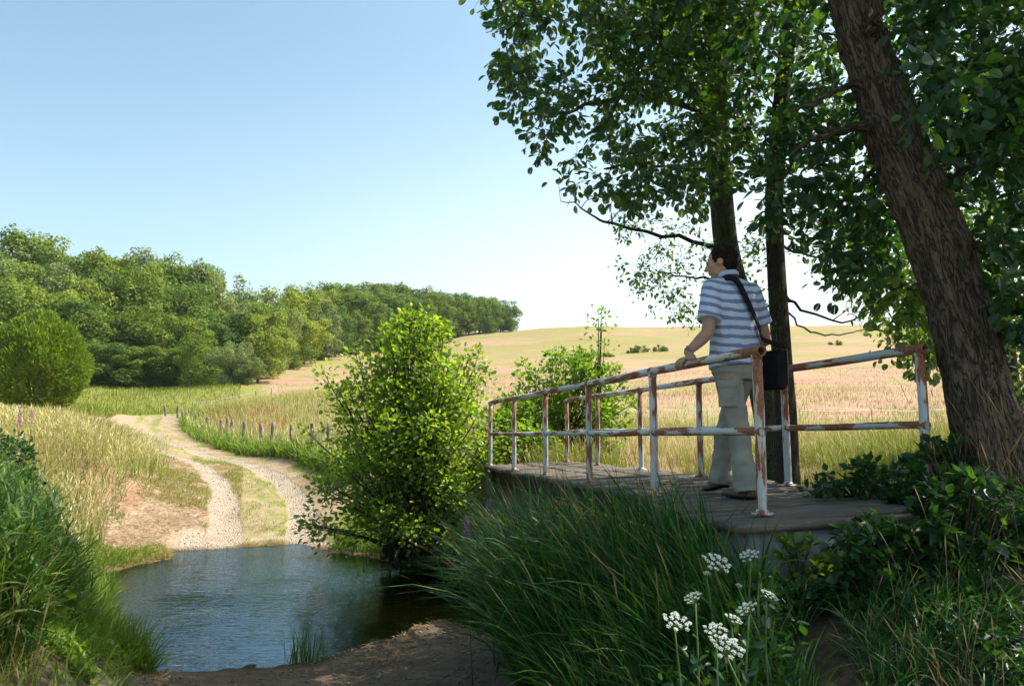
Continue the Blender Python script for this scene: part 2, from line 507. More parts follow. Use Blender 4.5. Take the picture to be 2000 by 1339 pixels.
# interpolate height divided by a depth scale, so near ground keeps its detail
_sc = lambda v: np.exp(v) * 0.12 + 0.6
_w = np.linalg.solve(_A, np.concatenate([(CT[:, 2] - 2.0) / _sc(_cv), np.zeros(3)]))
def tps(x, y):
    u, v = uv_of(x, y)
    u = np.clip(u, -1.7, 1.7)
    out = np.empty(u.shape)
    uf, vf, of = u.ravel(), v.ravel(), out.ravel()
    for s in range(0, len(uf), 40000):
        a, b = uf[s:s + 40000], vf[s:s + 40000]
        K = _k((a[:, None] - _cu[None]) ** 2 + (b[:, None] - _cv[None]) ** 2)
        of[s:s + 40000] = (K @ _w[:_n] + _w[_n] + _w[_n + 1] * a + _w[_n + 2] * b) * _sc(b) + 2.0
    return of.reshape(u.shape)

STREAM = [tuple(G(a, b, 0)[:2]) for a, b in
          [(190,1122),(222,1200),(255,1290),(300,1312),(450,1308),(600,1300),(690,1274),(780,1244),(860,1212)]]
STREAM += [(.1, 7.7), (1.2, 6.5), (3, 6.2), (6, 6.5), (12, 6.2), (18, 7), (18, 11), (12, 9.6), (6, 9.8), (3, 9.9), (1, 10.2), (-.4, 11), (-1.4, 12.2)]
STREAM += [tuple(G(a, b, 0)[:2]) for a, b in [(640,1076),(570,1064),(500,1066),(430,1072),(345,1077),(330,1088),(260,1106)]]
STREAM = np.array(STREAM)
def sdpoly(x, y, P):
    x = np.asarray(x, float); y = np.asarray(y, float)
    d = np.full(x.shape, 1e9)
    ins = np.zeros(x.shape, bool)
    n = len(P)
    for i in range(n):
        a, b = P[i], P[(i + 1) % n]
        e = b - a
        wx, wy = x - a[0], y - a[1]
        t = np.clip((wx * e[0] + wy * e[1]) / (e @ e + 1e-12), 0, 1)
        d = np.minimum(d, np.hypot(wx - e[0] * t, wy - e[1] * t))
        c = ((a[1] > y) != (b[1] > y)) & (x < (b[0] - a[0]) * (y - a[1]) / (b[1] - a[1] + 1e-12) + a[0])
        ins ^= c
    return np.where(ins, -d, d)
def dline(x, y, P):
    d = np.full(np.shape(x), 1e9)
    for a, b in zip(P[:-1], P[1:]):
        e = b - a
        wx, wy = x - a[0], y - a[1]
        t = np.clip((wx * e[0] + wy * e[1]) / (e @ e), 0, 1)
        d = np.minimum(d, np.hypot(wx - e[0] * t, wy - e[1] * t))
    return d
LR = spline(np.array([D(*p)[:2] for p in L_RUT]), 40)
RR = spline(np.array([D(*p)[:2] for p in R_RUT]), 40)
MID = (LR + RR) / 2
def sdstream(x, y):
    d = np.full(np.shape(x), 50.0)
    m = (np.abs(x - 3) < 22) & (y > 3) & (y < 22)
    if np.any(m):
        xs, ys = np.asarray(x)[m], np.asarray(y)[m]
        d[m] = sdpoly(xs, ys, STREAM) + 0.12 * vnoise(xs * 2.1, ys * 2.1) + 0.05 * vnoise(xs * 7, ys * 7)
    return d
def H(x, y):
    x = np.atleast_1d(np.asarray(x, float)); y = np.atleast_1d(np.asarray(y, float))
    z = tps(x, y)
    far = sstep(20, 90, y)
    z = z + (0.035 * fbm(x * 0.9, y * 0.9) + 0.014 * fbm(x * 5, y * 5, o=3)) * (1 - far) + far * 0.35 * fbm(x * 0.05, y * 0.05)
    d = sdstream(x, y)
    lo = 0.012 + 0.10 * np.clip(d, 0, 2) + 0.02 * (vnoise(x * 5, y * 5) + .6) * np.clip(d * 3, 0, 1)
    out = np.maximum(z, lo)
    b = sstep(0.0, 1.5, d)
    z2 = lo * (1 - b) + out * b
    bed = -0.02 - 0.30 * sstep(0, 2.2, -d) + 0.02 * vnoise(x * 4, y * 4)
    z = np.where(d > 20, z, np.where(d > 0, z2, bed))
    # worn wheel ruts
    near = (x < 2) & (x > -25) & (y > 12) & (y < 65)
    if np.any(near):
        dr = np.minimum(dline(x[near], y[near], LR), dline(x[near], y[near], RR))
        z[near] -= 0.05 * np.exp(-(dr / 0.3) ** 2) * (d[near] > 0)
    return z
def hz(x, y): return float(H([x], [y])[0])

HEDGE = np.array([D(*p)[:2] for p in [(320,806,52),(336,818,46),(360,836,39),(400,850,34.5),(450,866,30.5),(520,883,26.5),(600,900,23),(650,910,21),(700,930,18.5)]])
BANK_L = np.array([D(*p)[:2] for p in [(330,880,19.5),(305,935,16.8),(240,985,14.8),(190,1055,13.0),(165,1115,11.6),(205,1200,9.2),(240,1300,6.9)]] +
                  [np.array([-2.65, 4.8]), np.array([-1.85, 3.2]), np.array([-1.8, 1.0]), np.array([-14., 0.]), np.array([-40., 24.]), np.array([-17., 26.])])

def masks(x, y):
    d = sdstream(x, y)
    dl, dr = dline(x, y, LR), dline(x, y, RR)
    dm = dline(x, y, MID)
    sc = 1 + 0.25 * fbm(x * 1.3, y * 1.3)
    rut = np.maximum(np.exp(-(dl / (0.29 * sc)) ** 4), np.exp(-(dr / (0.27 * sc)) ** 4))
    fade = 1 - 0.6 * sstep(24, 40, y)
    gravel = rut * fade
    # gravelly apron on both sides of the ford
    ap = np.exp(-(np.clip(dm - 0.9, 0, 9) / 0.7) ** 2) * (1 - sstep(13.9, 14.9, y + 0.7 * vnoise(x * 2, y * 2)))
    gravel = np.maximum(gravel, ap * (y > 12))
    near = 0.75 * (y < 8.6) * np.exp(-(np.clip(d, 0, 9) / 1.8) ** 2) * (x < 0.6) * (x > -3.4)
    gravel = np.maximum(gravel, near)
    gravel = np.where(d < 0, 0.6, gravel)
    track = np.exp(-(np.clip(dm, 0, 99) / 1.9) ** 6) * (y > 12) * (y < 66)
    median = np.exp(-(dm / 0.66) ** 4) * (y > 14.3)
    dirt = track * (1 - median) * np.clip(0.75 + 0.7 * fbm(x * 0.9 + 5, y * 0.9), 0, 1)
    dirt = np.maximum(dirt, 0.5 * median)
    # bare bank left of the ruts
    bare = np.exp(-(np.clip(dl - 1.0, 0, 9) / 1.3) ** 2) * (x < np.interp(y, LR[:, 1], LR[:, 0])) * (y > 12.5) * (y < 24)
    dirt = np.maximum(dirt, bare * np.clip(0.8 + 0.6 * fbm(x * 0.8, y * 0.8 + 3), 0, 1))
    dirt = np.maximum(dirt, (y < 8) * (x > -0.5 * y - 0.4) * 1.0)
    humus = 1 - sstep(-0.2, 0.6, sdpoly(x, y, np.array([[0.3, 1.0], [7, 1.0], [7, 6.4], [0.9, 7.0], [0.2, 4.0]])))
    dirt = np.maximum(dirt, (1 - sstep(0.0, 0.6, d)) * (d > 0) * 0.8)
    wet = 1 - sstep(-0.05, 0.35, d + 0.12 * vnoise(x * 3, y * 3))
    mead = sstep(38, 48, y) * (1 - sstep(86, 96, y)) * (1 - sstep(-0.36, -0.28, x / np.maximum(y, 1)))
    stripnear = (y < 14) * 1.0
    verge = np.maximum(np.exp(-((dr - 0.9) / 0.45) ** 2) * (y > 14.5) * (y < 45) * (dl > dr), 0)
    wood = 0
    green = np.clip(mead + 0.6 * median + verge * 0.9 + 0.7 * (y < 10) * (x < -0.45 * y), 0, 1)
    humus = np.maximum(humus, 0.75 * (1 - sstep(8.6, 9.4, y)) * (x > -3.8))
    return dict(humus=humus, gravel=np.clip(gravel * (1 - humus), 0, 1), dirt=np.clip(dirt, 0, 1), wet=np.clip(wet, 0, 1), green=green, d=d, dl=dl, dr=dr, dm=dm)

def terrain():
    nu, nv = 620, 620
    u = np.linspace(-1.6, 1.6, nu)
    u = u * (0.55 + 0.45 * (np.abs(u) / 1.6))            # denser in the middle
    v = np.linspace(math.log(2.0), math.log(640), nv)
    U, Vv = np.meshgrid(u, v)
    Y = np.exp(Vv) - 6.0
    X = U * (Y + 6.0)
    x, y = X.ravel(), Y.ravel()
    z = H(x, y)
    i = np.arange(nv - 1)[:, None] * nu
    j = np.arange(nu - 1)[None]
    q = np.stack([i + j, i + j + 1, i + nu + j + 1, i + nu + j], -1).reshape(-1, 4)
    mb = MB()
    mb.add(np.stack([x, y, z], 1), q)
    o = mb.build('ground', M['ground'], smooth=True)
    mk = masks(x, y)
    for k in ('gravel', 'dirt', 'wet', 'green', 'humus'):
        at = o.data.attributes.new(k, 'FLOAT', 'POINT')
        at.data.foreach_set('value', mk[k].astype(np.float32))
    tag(o, 'rolling ground with dry pasture, meadow and earth banks', 'ground', kind='structure')
    return o
def groundmat():
    t = NT('ground_soil_and_pasture')
    p = t.geo('Position')
    nb = t.noise(t.mapping(p, (0.020, 0.045, 0.0)), 1.0, 6, 0.6)
    nm = t.noise(t.mapping(p, (0.16, 0.38, 0.0)), 1.0, 6, 0.65)
    nf = t.noise(t.mapping(p, (1, 1, 0)), 2.2, 8, 0.7)
    ng = t.noise(t.mapping(p, (1, 1, 0)), 18, 6, 0.7)
    straw = t.ramp(nm, [(0.36, (0.23, 0.215, 0.09)), (0.47, (0.34, 0.235, 0.15)), (0.55, (0.34, 0.185, 0.145))])
    green = t.ramp(nf, [(0.3, (0.13, 0.17, 0.025)), (0.5, (0.19, 0.20, 0.045)), (0.7, (0.30, 0.25, 0.11))])
    gfac = t.step(t.math('ADD', nb, t.math('MULTIPLY', t.math('SUBTRACT', nm, 0.5), 0.5)), 0.48, 0.58)
    sy = t.n('ShaderNodeSeparateXYZ'); t.l(p, sy.inputs[0])
    crest = t.math('MULTIPLY', t.step(sy.outputs[1], 95, 150), t.step(t.math('ADD', nb, t.math('MULTIPLY', nm, .3)), 0.45, 0.72))
    gfac = t.math('MAXIMUM', gfac, crest)
    gfac = t.math('MULTIPLY', gfac, 0.68)
    ga = t.attr('green').outputs['Fac']
    gfac = t.math('MAXIMUM', gfac, t.step(t.math('ADD', ga, t.math('MULTIPLY', t.math('SUBTRACT', nf, 0.5), 0.8)), 0.3, 0.75))
    c = t.mix(gfac, straw, green)
    c = t.mix(t.math('MULTIPLY', t.step(ng, 0.4, 0.75), 0.35), c, (0.20, 0.15, 0.07))
    # dirt with dry litter
    dc = t.ramp(t.math('ADD', t.math('MULTIPLY', nf, 0.5), t.math('MULTIPLY', ng, 0.5)),
                [(0.3, (0.13, 0.09, 0.06)), (0.5, (0.30, 0.22, 0.15)), (0.68, (0.44, 0.36, 0.25))])
    da = t.attr('dirt').outputs['Fac']
    dfac = t.step(t.math('ADD', da, t.math('MULTIPLY', t.math('SUBTRACT', nf, 0.5), 0.9)), 0.35, 0.62)
    c = t.mix(dfac, c, dc)
    # gravel: voronoi pebbles
    vo = t.n('ShaderNodeTexVoronoi'); vo.inputs['Scale'].default_value = 34
    t.l(t.mapping(p, (1, 1, 0.5)), vo.inputs['Vector'])
    vr = t.n('ShaderNodeSeparateColor'); t.l(vo.outputs['Color'], vr.inputs[0])
    gc = t.ramp(vr.outputs[0], [(0.0, (0.20, 0.15, 0.11)), (0.4, (0.42, 0.34, 0.27)), (0.8, (0.56, 0.48, 0.40)), (1.0, (0.72, 0.66, 0.58))])
    gc = t.mix(t.step(vo.outputs['Distance'], 0.25, 0.6), gc, (0.25, 0.19, 0.14))
    gc = t.mix(0.6, gc, t.ramp(nf, [(0.3, (0.34, 0.26, 0.19)), (0.7, (0.56, 0.47, 0.38))]))
    gr = t.attr('gravel').outputs['Fac']
    grf = t.step(t.math('ADD', gr, t.math('MULTIPLY', t.math('SUBTRACT', ng, 0.5), 0.7)), 0.30, 0.62)
    c = t.mix(grf, c, gc)
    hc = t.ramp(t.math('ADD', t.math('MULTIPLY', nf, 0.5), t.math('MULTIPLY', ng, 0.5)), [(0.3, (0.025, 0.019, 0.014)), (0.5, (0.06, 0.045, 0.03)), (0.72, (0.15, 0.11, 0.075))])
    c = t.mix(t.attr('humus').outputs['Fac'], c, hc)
    we = t.attr('wet').outputs['Fac']
    c = t.mix(t.math('MULTIPLY', we, 0.9), c, t.mix(0.5, c, (0.07, 0.05, 0.022)))
    c = t.mix(we, c, t.mix(1.0, c, (0.60, 0.50, 0.34), 'MULTIPLY'))
    h = t.math('ADD', t.math('MULTIPLY', nf, 0.6), t.math('MULTIPLY', ng, 0.5))
    h2 = t.math('SUBTRACT', h, t.math('MULTIPLY', t.math('MULTIPLY', vo.outputs['Distance'], grf), 0.8))
    return t.end(t.bsdf(c, 0.95, t.bump(h2, 0.9, 0.06), 0.1))
M['ground'] = groundmat()
terrain()

def watermat():
    t = NT('stream_water')
    p = t.geo('Position')
    n1 = t.noise(t.mapping(p, (1.1, 3.4, 1), (0, 0, 0.25)), 3.6, 3, 0.5, 0.6)
    n2 = t.noise(t.mapping(p, (1, 2.2, 1), (0, 0, -0.3)), 13, 2, 0.5, 0.3)
    calm = t.step(t.noise(p, 0.55, 2), 0.35, 0.6)
    h = t.math('ADD', n1, t.math('MULTIPLY', n2, 0.30))
    b = t.n('ShaderNodeBump')
    b.inputs['Distance'].default_value = 0.02
    t.l(h, b.inputs['Height'])
    t.l(t.math('ADD', t.math('MULTIPLY', calm, 0.36), 0.22), b.inputs['Strength'])
    fr = t.n('ShaderNodeFresnel'); fr.inputs['IOR'].default_value = 2.1
    t.l(b.outputs[0], fr.inputs['Normal'])
    gl = t.n('ShaderNodeBsdfGlossy'); gl.inputs['Roughness'].default_value = 0.02; gl.inputs['Color'].default_value = (0.58, 0.78, 1.0, 1)  # blue tint put into the reflection, bluer than the sky it mirrors
    t.l(b.outputs[0], gl.inputs['Normal'])
    tr = t.n('ShaderNodeBsdfTransparent'); tr.inputs['Color'].default_value = (0.58, 0.44, 0.22, 1)
    m = t.n('ShaderNodeMixShader')
    t.l(fr.outputs[0], m.inputs[0]); t.l(tr.outputs[0], m.inputs[1]); t.l(gl.outputs[0], m.inputs[2])
    return t.end(m.outputs[0])
M['water'] = watermat()
mb = MB()
mb.add([[-9, 5, 0], [17.5, 5, 0], [17.5, 16, 0], [-9, 16, 0]], [[0, 1, 2, 3]])
tag(mb.build('water', M['water']), 'shallow rippled stream water at the ford reflecting the sky with an added blue tint', 'stream', kind='structure')

# ------------------------------------------------------------------ blades and leaves
def blades(mb, P, L, W, head, th0, th1, seg=4, seed=False, seedw=0.008):
    """arching grass blades; head = compass heading, th0/th1 = angle from upright at root / added at the tip"""
    n = len(P)
    s = np.linspace(0, 1, seg + 1)
    if seed: s = np.interp(s, [0, .5, .75, 1], [0, .70, .90, 1.0])
    th = th0[:, None] + th1[:, None] * s[None] ** 1.3
    dl = L[:, None] * np.diff(s)[None]
    dx = np.sin((th[:, 1:] + th[:, :-1]) / 2) * dl
    dz = np.cos((th[:, 1:] + th[:, :-1]) / 2) * dl
    hx = np.concatenate([np.zeros((n, 1)), np.cumsum(dx, 1)], 1)
    hzz = np.concatenate([np.zeros((n, 1)), np.cumsum(dz, 1)], 1)
    ch, sh = np.cos(head)[:, None], np.sin(head)[:, None]
    C = np.stack([P[:, 0:1] + hx * ch, P[:, 1:2] + hx * sh, P[:, 2:3] + hzz], -1)   # n,seg+1,3
    if seed:
        wp = np.interp(s, [0, .78, 0.86, 0.93, 1.0], [0.20, 0.20, 0.8, 0.9, 0.1])
    else:
        wp = np.interp(s, [0, .3, .7, 1.0], [0.7, 1.0, 0.65, 0.04])
    roll = RNG.uniform(-0.9, 0.9, n)[:, None]
    wx, wy, wz = -sh * np.cos(roll), ch * np.cos(roll), np.sin(roll) * np.ones_like(sh)
    wv = np.stack([wx, wy, wz], -1) * (W[:, None] * wp[None] / 2)[..., None]
    V = np.stack([C - wv, C + wv], 2).reshape(-1, 3)      # n, seg+1, 2
    base = np.arange(n)[:, None] * (seg + 1) * 2
    k = np.arange(seg)[None] * 2
    q = np.stack([base + k, base + k + 1, base + k + 3, base + k + 2], -1).reshape(-1, 4)
    mb.add(V, q)
def leaves(mb, P, dr, nr, L, W, fold=0.25, kind='ovate'):
    dr = unit(dr)
    nr = unit(nr - (nr * dr).sum(-1, keepdims=True) * dr)
    sd = np.cross(dr, nr)
    if kind == 'quad':
        T = [(0, 0), (0.45, 0.5), (1, 0), (0.45, -0.5)]
        fc = np.array([[0, 1, 2, 3]])
    elif kind == 'round':      # broad alder leaf, blunt tip
        T = [(0, 0), (0.22, 0.36), (0.55, 0.5), (0.88, 0.33), (1, 0.02), (1, -0.02), (0.88, -0.33), (0.55, -0.5), (0.22, -0.36)]
        fc = np.array([[0, 1, 2, 3, 4], [0, 5, 6, 7, 8]])
    else:
        T = [(0, 0), (0.2, 0.32), (0.45, 0.46), (0.78, 0.24), (1, 0.0), (0.78, -0.24), (0.45, -0.46), (0.2, -0.32)]
        fc = np.array([[0, 1, 2, 3, 4], [0, 4, 5, 6, 7]])
    T = np.array(T)
    n, m = len(P), len(T)
    V = (P[:, None] + dr[:, None] * (T[:, 0] * L[:, None])[..., None] + sd[:, None] * (T[:, 1] * W[:, None])[..., None]
         + nr[:, None] * (np.abs(T[:, 1]) * W[:, None] * fold - (T[:, 0] ** 2) * L[:, None] * 0.15)[..., None])
    q = (np.arange(n)[:, None, None] * m + fc[None]).reshape(-1, fc.shape[1])
    mb.add(V.reshape(-1, 3), q)
def rand_unit(n):
    return unit(RNG.normal(size=(n, 3)))
def scatter(n, px0, px1, d0, d1):
    px = RNG.uniform(px0, px1, n)
    d = np.exp(RNG.uniform(math.log(d0), math.log(d1), n))
    return (px - 1000) / F * d, d
def grow(name, label, cat, mat, x, y, hgt, wid, lean=(0.05, 0.35), bend=(0.2, 1.0), head=None, seg=4, seed=False, spread=math.pi, dz=-0.02, parent=None):
    z = H(x, y) + dz
    n = len(x)
    L = RNG.uniform(hgt[0], hgt[1], n)
    W = RNG.uniform(wid[0], wid[1], n)
    hd = RNG.uniform(-math.pi, math.pi, n) if head is None else head + RNG.normal(0, spread, n)
    mb = MB()
    blades(mb, np.stack([x, y, z], 1), L, W, hd, RNG.uniform(lean[0], lean[1], n), RNG.uniform(bend[0], bend[1], n), seg, seed)
    o = mb.build(name, mat, parent)
    if label: tag(o, label, cat, kind='stuff')
    return o

# ------------------------------------------------------------------ the footbridge
BR0 = np.array([1.373, 4.29, 1.57])
BS = np.array([-0.2385, 0.971, 0.0])
BT = np.array([0.971, 0.2385, 0.0])
def B(s, t, h=0.0):
    return BR0 + BS * s + BT * t + np.array([0, 0, h + 0.033 * t])
def build_bridge():
    root = empty('footbridge', B(3.2, 0.6))
    tag(root, 'narrow wooden plank footbridge with rusty pale blue pipe railings over the stream', 'footbridge')
    bpy.context.view_layer.update()
    loc = B(3.2, 0.6)
    def put(mb, name, mat, parent=root, smooth=False, tc=True):
        o = mb.build(name, mat, parent, smooth, loc=loc, with_tc=tc)
        o.location = (0, 0, 0)
        return o
    ax = np.array([BT, BS, [0, 0, 1]])
    ax2 = np.array([BT + np.array([0, 0, .033]), BS, [-.033 * BT[0], -.033 * BT[1], 1]])
    # deck of cross planks
    mb = MB()
    s, k = -0.34, 0
    r = np.random.default_rng(5)
    while s < 7.45:
        w = r.uniform(0.135, 0.165)
        near = s < 0.75
        t0 = -r.uniform(0.05, 0.10) - (0.20 + r.uniform(0, 0.1) if near else 0)
        t1 = 1.30 + r.uniform(0.0, 0.10)
        n0 = mb.n
        m = 7
        xs = np.linspace(t0, t1, m)
        warp = r.uniform(-0.006, 0.006) + 0.005 * np.sin(xs * 3 + r.uniform(0, 6))
        V, tc = [], []
        dz = r.uniform(-0.005, 0.005)
        tilt = r.uniform(-0.005, 0.005)
        e = 0.008
        for i, t in enumerate(xs):
            jj = r.uniform(-.003, .003, 2)
            for (a, h) in ((0.007 + jj[0], -0.042), (0.007 + jj[0], -e), (0.007 + e, dz), (w - 0.009 - e, dz + tilt), (w - 0.009 + jj[1], -e + tilt), (w - 0.009 + jj[1], -0.042)):
                V.append(B(s + a, t, h + warp[i]))
                tc.append([t + k * 3.7, a + k * 1.3, h])
        q = [[i * 6 + j, i * 6 + (j + 1) % 6, i * 6 + 6 + (j + 1) % 6, i * 6 + 6 + j] for i in range(m - 1) for j in range(6)]
        mb.add(V, q, [[5, 4, 3, 2, 1, 0], [(m - 1) * 6 + j for j in range(6)]], tc=tc)
        s += w
        k += 1
    put(mb, 'deck', M['plank'])
    for t in (0.12, 1.1):
        mb = MB()
        mb.box(B(3.75, t, -0.150), (0.10, 7.2, 0.19), ax)
        mb.box(B(3.75, t, -0.049), (0.14, 7.2, 0.008), ax)
        put(mb, 'beam', M['beam'], tc=False)
    for (s0, tt) in ((-0.12, 'near'), (7.3, 'far')):
        mb = MB()
        m = 9
        # abutment block with slightly uneven faces
        cx = B(s0, 0.55, 0)
        V = []
        hs = [-1.9, -1.2, -0.8, -0.45, -0.25, -0.046]
        for h in hs:
            for (a, b) in ((-.20, -.80), (.42, -.80), (.42, .95), (-.20, .95)) if tt == 'near' else ((.0, -.55), (.4, -.55), (.4, .75), (.0, .75)):
                V.append(B(s0 + a, 0.55 + b, h) + RNG.uniform(-.015, .015, 3))
        q = [[i * 4 + j, i * 4 + (j + 1) % 4, i * 4 + 4 + (j + 1) % 4, i * 4 + 4 + j] for i in range(len(hs) - 1) for j in range(4)]
        mb.add(V, q, [[(len(hs) - 1) * 4 + j for j in range(4)]])
        put(mb, 'abutment', M['concrete'], tc=False)
    # railings
    for side in (0, 1):
        S = [0, 1.41, 2.82, 4.23, 5.64, 7.05] if side == 0 else [0.13, 1.57, 3.0, 4.44, 5.87, 7.2]
        t = 0.0 if side == 0 else 1.2
        hb = 0.0
        top = 0.90 if side == 0 else 0.915
        rl = empty('railing', (0, 0, 0))
        rl.parent = root
        if side == 0: rl['label'] = 'left railing the man leans on'
        else: rl['label'] = 'right railing behind the man'
        for i, s in enumerate(S):
            mb = MB()
            lean = r.uniform(-.008, .008, 2)
            pth = [B(s, t, -0.02), B(s, t, 0.02), B(s, t, 0.3) + [lean[0] * .3, 0, 0], B(s, t, 0.6) + [lean[0] * .7, 0, 0], B(s, t, top - 0.02)]
            mb.tube(pth, 0.0285, 14)
            mb.tube([B(s, t, 0.001), B(s, t, 0.012)], 0.06, 16)
            mb.tube([B(s, t, 0.012), B(s, t, 0.03)], [0.042, 0.031], 14)
            # weld collar under the handrail
            mb.tube([B(s, t, top - 0.045), B(s, t, top - 0.02)], [0.029, 0.034], 14)
            put(mb, 'post', M['paint'], rl, True)
        for nm, hh, rr in (('top_rail', top, 0.030), ('mid_rail', 0.452, 0.024)):
            mb = MB()
            e0 = S[0] - (0.055 if hh > .6 else 0.0)
            e1 = S[-1] + (0.05 if hh > .6 else 0)
            ss = np.linspace(e0, e1, 40)
            pth = np.array([B(q, t + (0.0 if hh > .6 else 0.0), hh + 0.003 * math.sin(q * 2.1 + side) + 0.002 * math.sin(q * 5)) for q in ss])
            ph = RNG.uniform(0, 5)
            mb.tube(pth, rr, 14, caps=False)
            if hh > .6:
                for (p0, p1) in ((pth[0], pth[1]), (pth[-1], pth[-2])):
                    dd = unit(p1 - p0)
                    mb.tube([p0 - dd * 0.001, p0 + dd * 0.12], rr * 0.8, 14, caps=False)      # hollow end of the pipe
                    a = np.array([0, 0, 1.0]); a -= (a @ dd) * dd; a = unit(a); b = np.cross(dd, a)
                    th = np.linspace(0, 2 * math.pi, 15)[:-1]
                    ring = [p0 + (a * math.cos(x) + b * math.sin(x)) * rr for x in th] + [p0 + (a * math.cos(x) + b * math.sin(x)) * rr * .8 for x in th]
                    mb.add(ring, [[j, (j + 1) % 14, 14 + (j + 1) % 14, 14 + j] for j in range(14)])
            for s in S[1:-1] if hh > .6 else S:
                # weld beads where post and rail meet
                c = B(s, t, hh)
                mb.tube([c - BS * 0.034, c - BS * 0.026, c + BS * 0.026, c + BS * 0.034], [rr * 1.0, rr * 1.14, rr * 1.14, rr * 1.0], 14, caps=False)
            put(mb, nm, M['paint'], rl, True)
    return root
M['beam'] = simplemat('rusty_steel_beam', (0.03, 0.02, 0.016), (0.08, 0.045, 0.03), 12)
build_bridge()

# ------------------------------------------------------------------ woodland trees
def crown_blobs(kind, r):
    """lobes of a crown in unit tree space (height 1, radius ~0.4)"""
    bl = []
    n = 46
    for i in range(n):
        h = r.uniform(0.05, 0.93)
        if kind == 'tall':
            R = 0.30 * math.sin(math.pi * min(1, (h - 0.02) / 1.05)) ** 0.6
        elif kind == 'wide':
            R = 0.44 * math.sqrt(max(0.02, 1 - ((h - 0.45) / 0.56) ** 2))
        else:
            R = 0.37 * math.sqrt(max(0.02, 1 - ((h - 0.52) / 0.50) ** 2))
        a = r.uniform(0, 2 * math.pi)
        q = R * r.uniform(0.30, 1.0)
        br = r.uniform(0.055, 0.135)
        bl.append((q * math.cos(a), q * math.sin(a), min(h, 0.93 - br * .5), br))
    return bl
def tree_variant(kind, mat, seed, ncards=13000, size=0.0185):
    r = np.random.default_rng(seed)
    bl = crown_blobs(kind, r)
    B_ = np.array(bl)
    wt = B_[:, 3] ** 2
    k = r.choice(len(bl), ncards, p=wt / wt.sum())
    d = unit(r.normal(size=(ncards, 3)) + np.array([0, 0, 0.35]))
    # little sub-clumps roughen each lobe
    sub = unit(r.normal(size=(len(bl), 14, 3)))
    an = r.uniform(0.75, 1.35, (len(bl), 3))
    best = np.einsum('nij,nj->ni', sub[k], d).max(1)
    rad = (0.60 + 0.60 * np.clip((best - 0.72) / 0.28, 0, 1)) * r.uniform(0.55, 1.12, ncards) ** 0.6
    P = B_[k, :3] + d * (B_[k, 3] * rad)[:, None] * an[k]
    m = P[:, 2] > 0.03
    P, d = P[m], d[m]
    n = len(P)
    nr = unit(d * 0.9 + r.normal(size=(n, 3)) * 0.55 + np.array([0, 0, 0.3]))
    dr = unit(np.cross(nr, r.normal(size=(n, 3))))
    sz = r.uniform(0.6, 1.35, n) * size
    mbf = MB()
    leaves(mbf, P, dr, nr, sz * 1.25, sz, 0.2, 'quad')
    crown = mbf.build('crown', mat)
    mbt = MB()
    top = np.array([r.uniform(-.02, .02), r.uniform(-.02, .02), 0.62])
    mbt.tube(spline([[0, 0, -.04], [0.004, 0, .12], [-.004, .006, .34], top], 9), np.linspace(0.021, 0.006, 9), 8)
    for b in bl[:14]:
        h0 = r.uniform(0.16, 0.42)
        p1 = np.array(b[:3])
        mbt.tube(spline([[0, 0, h0], [p1[0] * .5, p1[1] * .5, (h0 + p1[2]) / 2 + .0], p1], 5), np.linspace(0.009, 0.002, 5), 5)
    trunk = mbt.build('trunk', M['wood_trunk'], smooth=True)
    for o in (crown, trunk):
        COL.objects.unlink(o)
    return crown, trunk
VARS = [tree_variant('round', M['wood_a'], 21), tree_variant('tall', M['wood_b'], 22), tree_variant('round', M['wood_c'], 23),
        tree_variant('wide', M['wood_b'], 24), tree_variant('wide', M['wood_a'], 25), tree_variant('tall', M['wood_a'], 26)]
VKIND = ['dark green round-crowned tree', 'light green tall narrow tree', 'grey-green round-crowned tree', 'light green wide-crowned tree', 'deep green wide spreading tree', 'dark green tall narrow tree']
PXN = lambda px, a, b: sum(1 for _ in ())
def wood_tree(px, ytop, d, var, label, group, wf=1.0, name='woodland_tree', base=None):
    p = D(px, 700, d)
    z0 = hz(p[0], p[1])
    pt = D(px, ytop, d)
    hgt = max(2.5, pt[2] - z0 + 0.3)
    root = empty(name, (p[0], p[1], z0))
    root.rotation_euler = (0, 0, RNG.uniform(0, 6.28))
    w = hgt * RNG.uniform(0.92, 1.12) * wf
    root.scale = (w, w, hgt)
    tag(root, label, 'tree', group)
    for src in VARS[var]:
        c = src.copy()
        COL.objects.link(c)
        c.parent = root
    return root
GW = 'trees of the wood along the far side of the pasture'
ORD = ['first', 'second', 'third', 'fourth', 'fifth', 'sixth', 'seventh', 'eighth', 'ninth', 'tenth', 'eleventh', 'twelfth', 'thirteenth', 'fourteenth', 'fifteenth', 'sixteenth', 'seventeenth', 'eighteenth', 'nineteenth', 'twentieth']
def sky_y(px):
    return np.interp(px, [-80, 0, 20, 45, 60, 100, 140, 180, 215, 250, 290, 310, 340, 370, 400, 430, 455, 470, 500, 530, 560, 600, 650, 700, 740, 780, 820, 850, 900, 950, 985, 1000],
                     [470, 458, 455, 470, 492, 490, 503, 494, 500, 492, 498, 515, 520, 516, 522, 538, 560, 582, 576, 570, 566, 562, 558, 552, 554, 556, 564, 570, 576, 580, 588, 598])
def edge_d(px): return np.interp(px, [-100, 150, 400, 510, 590, 690, 850, 1005], [82, 84, 90, 98, 140, 172, 205, 236])
rows = []
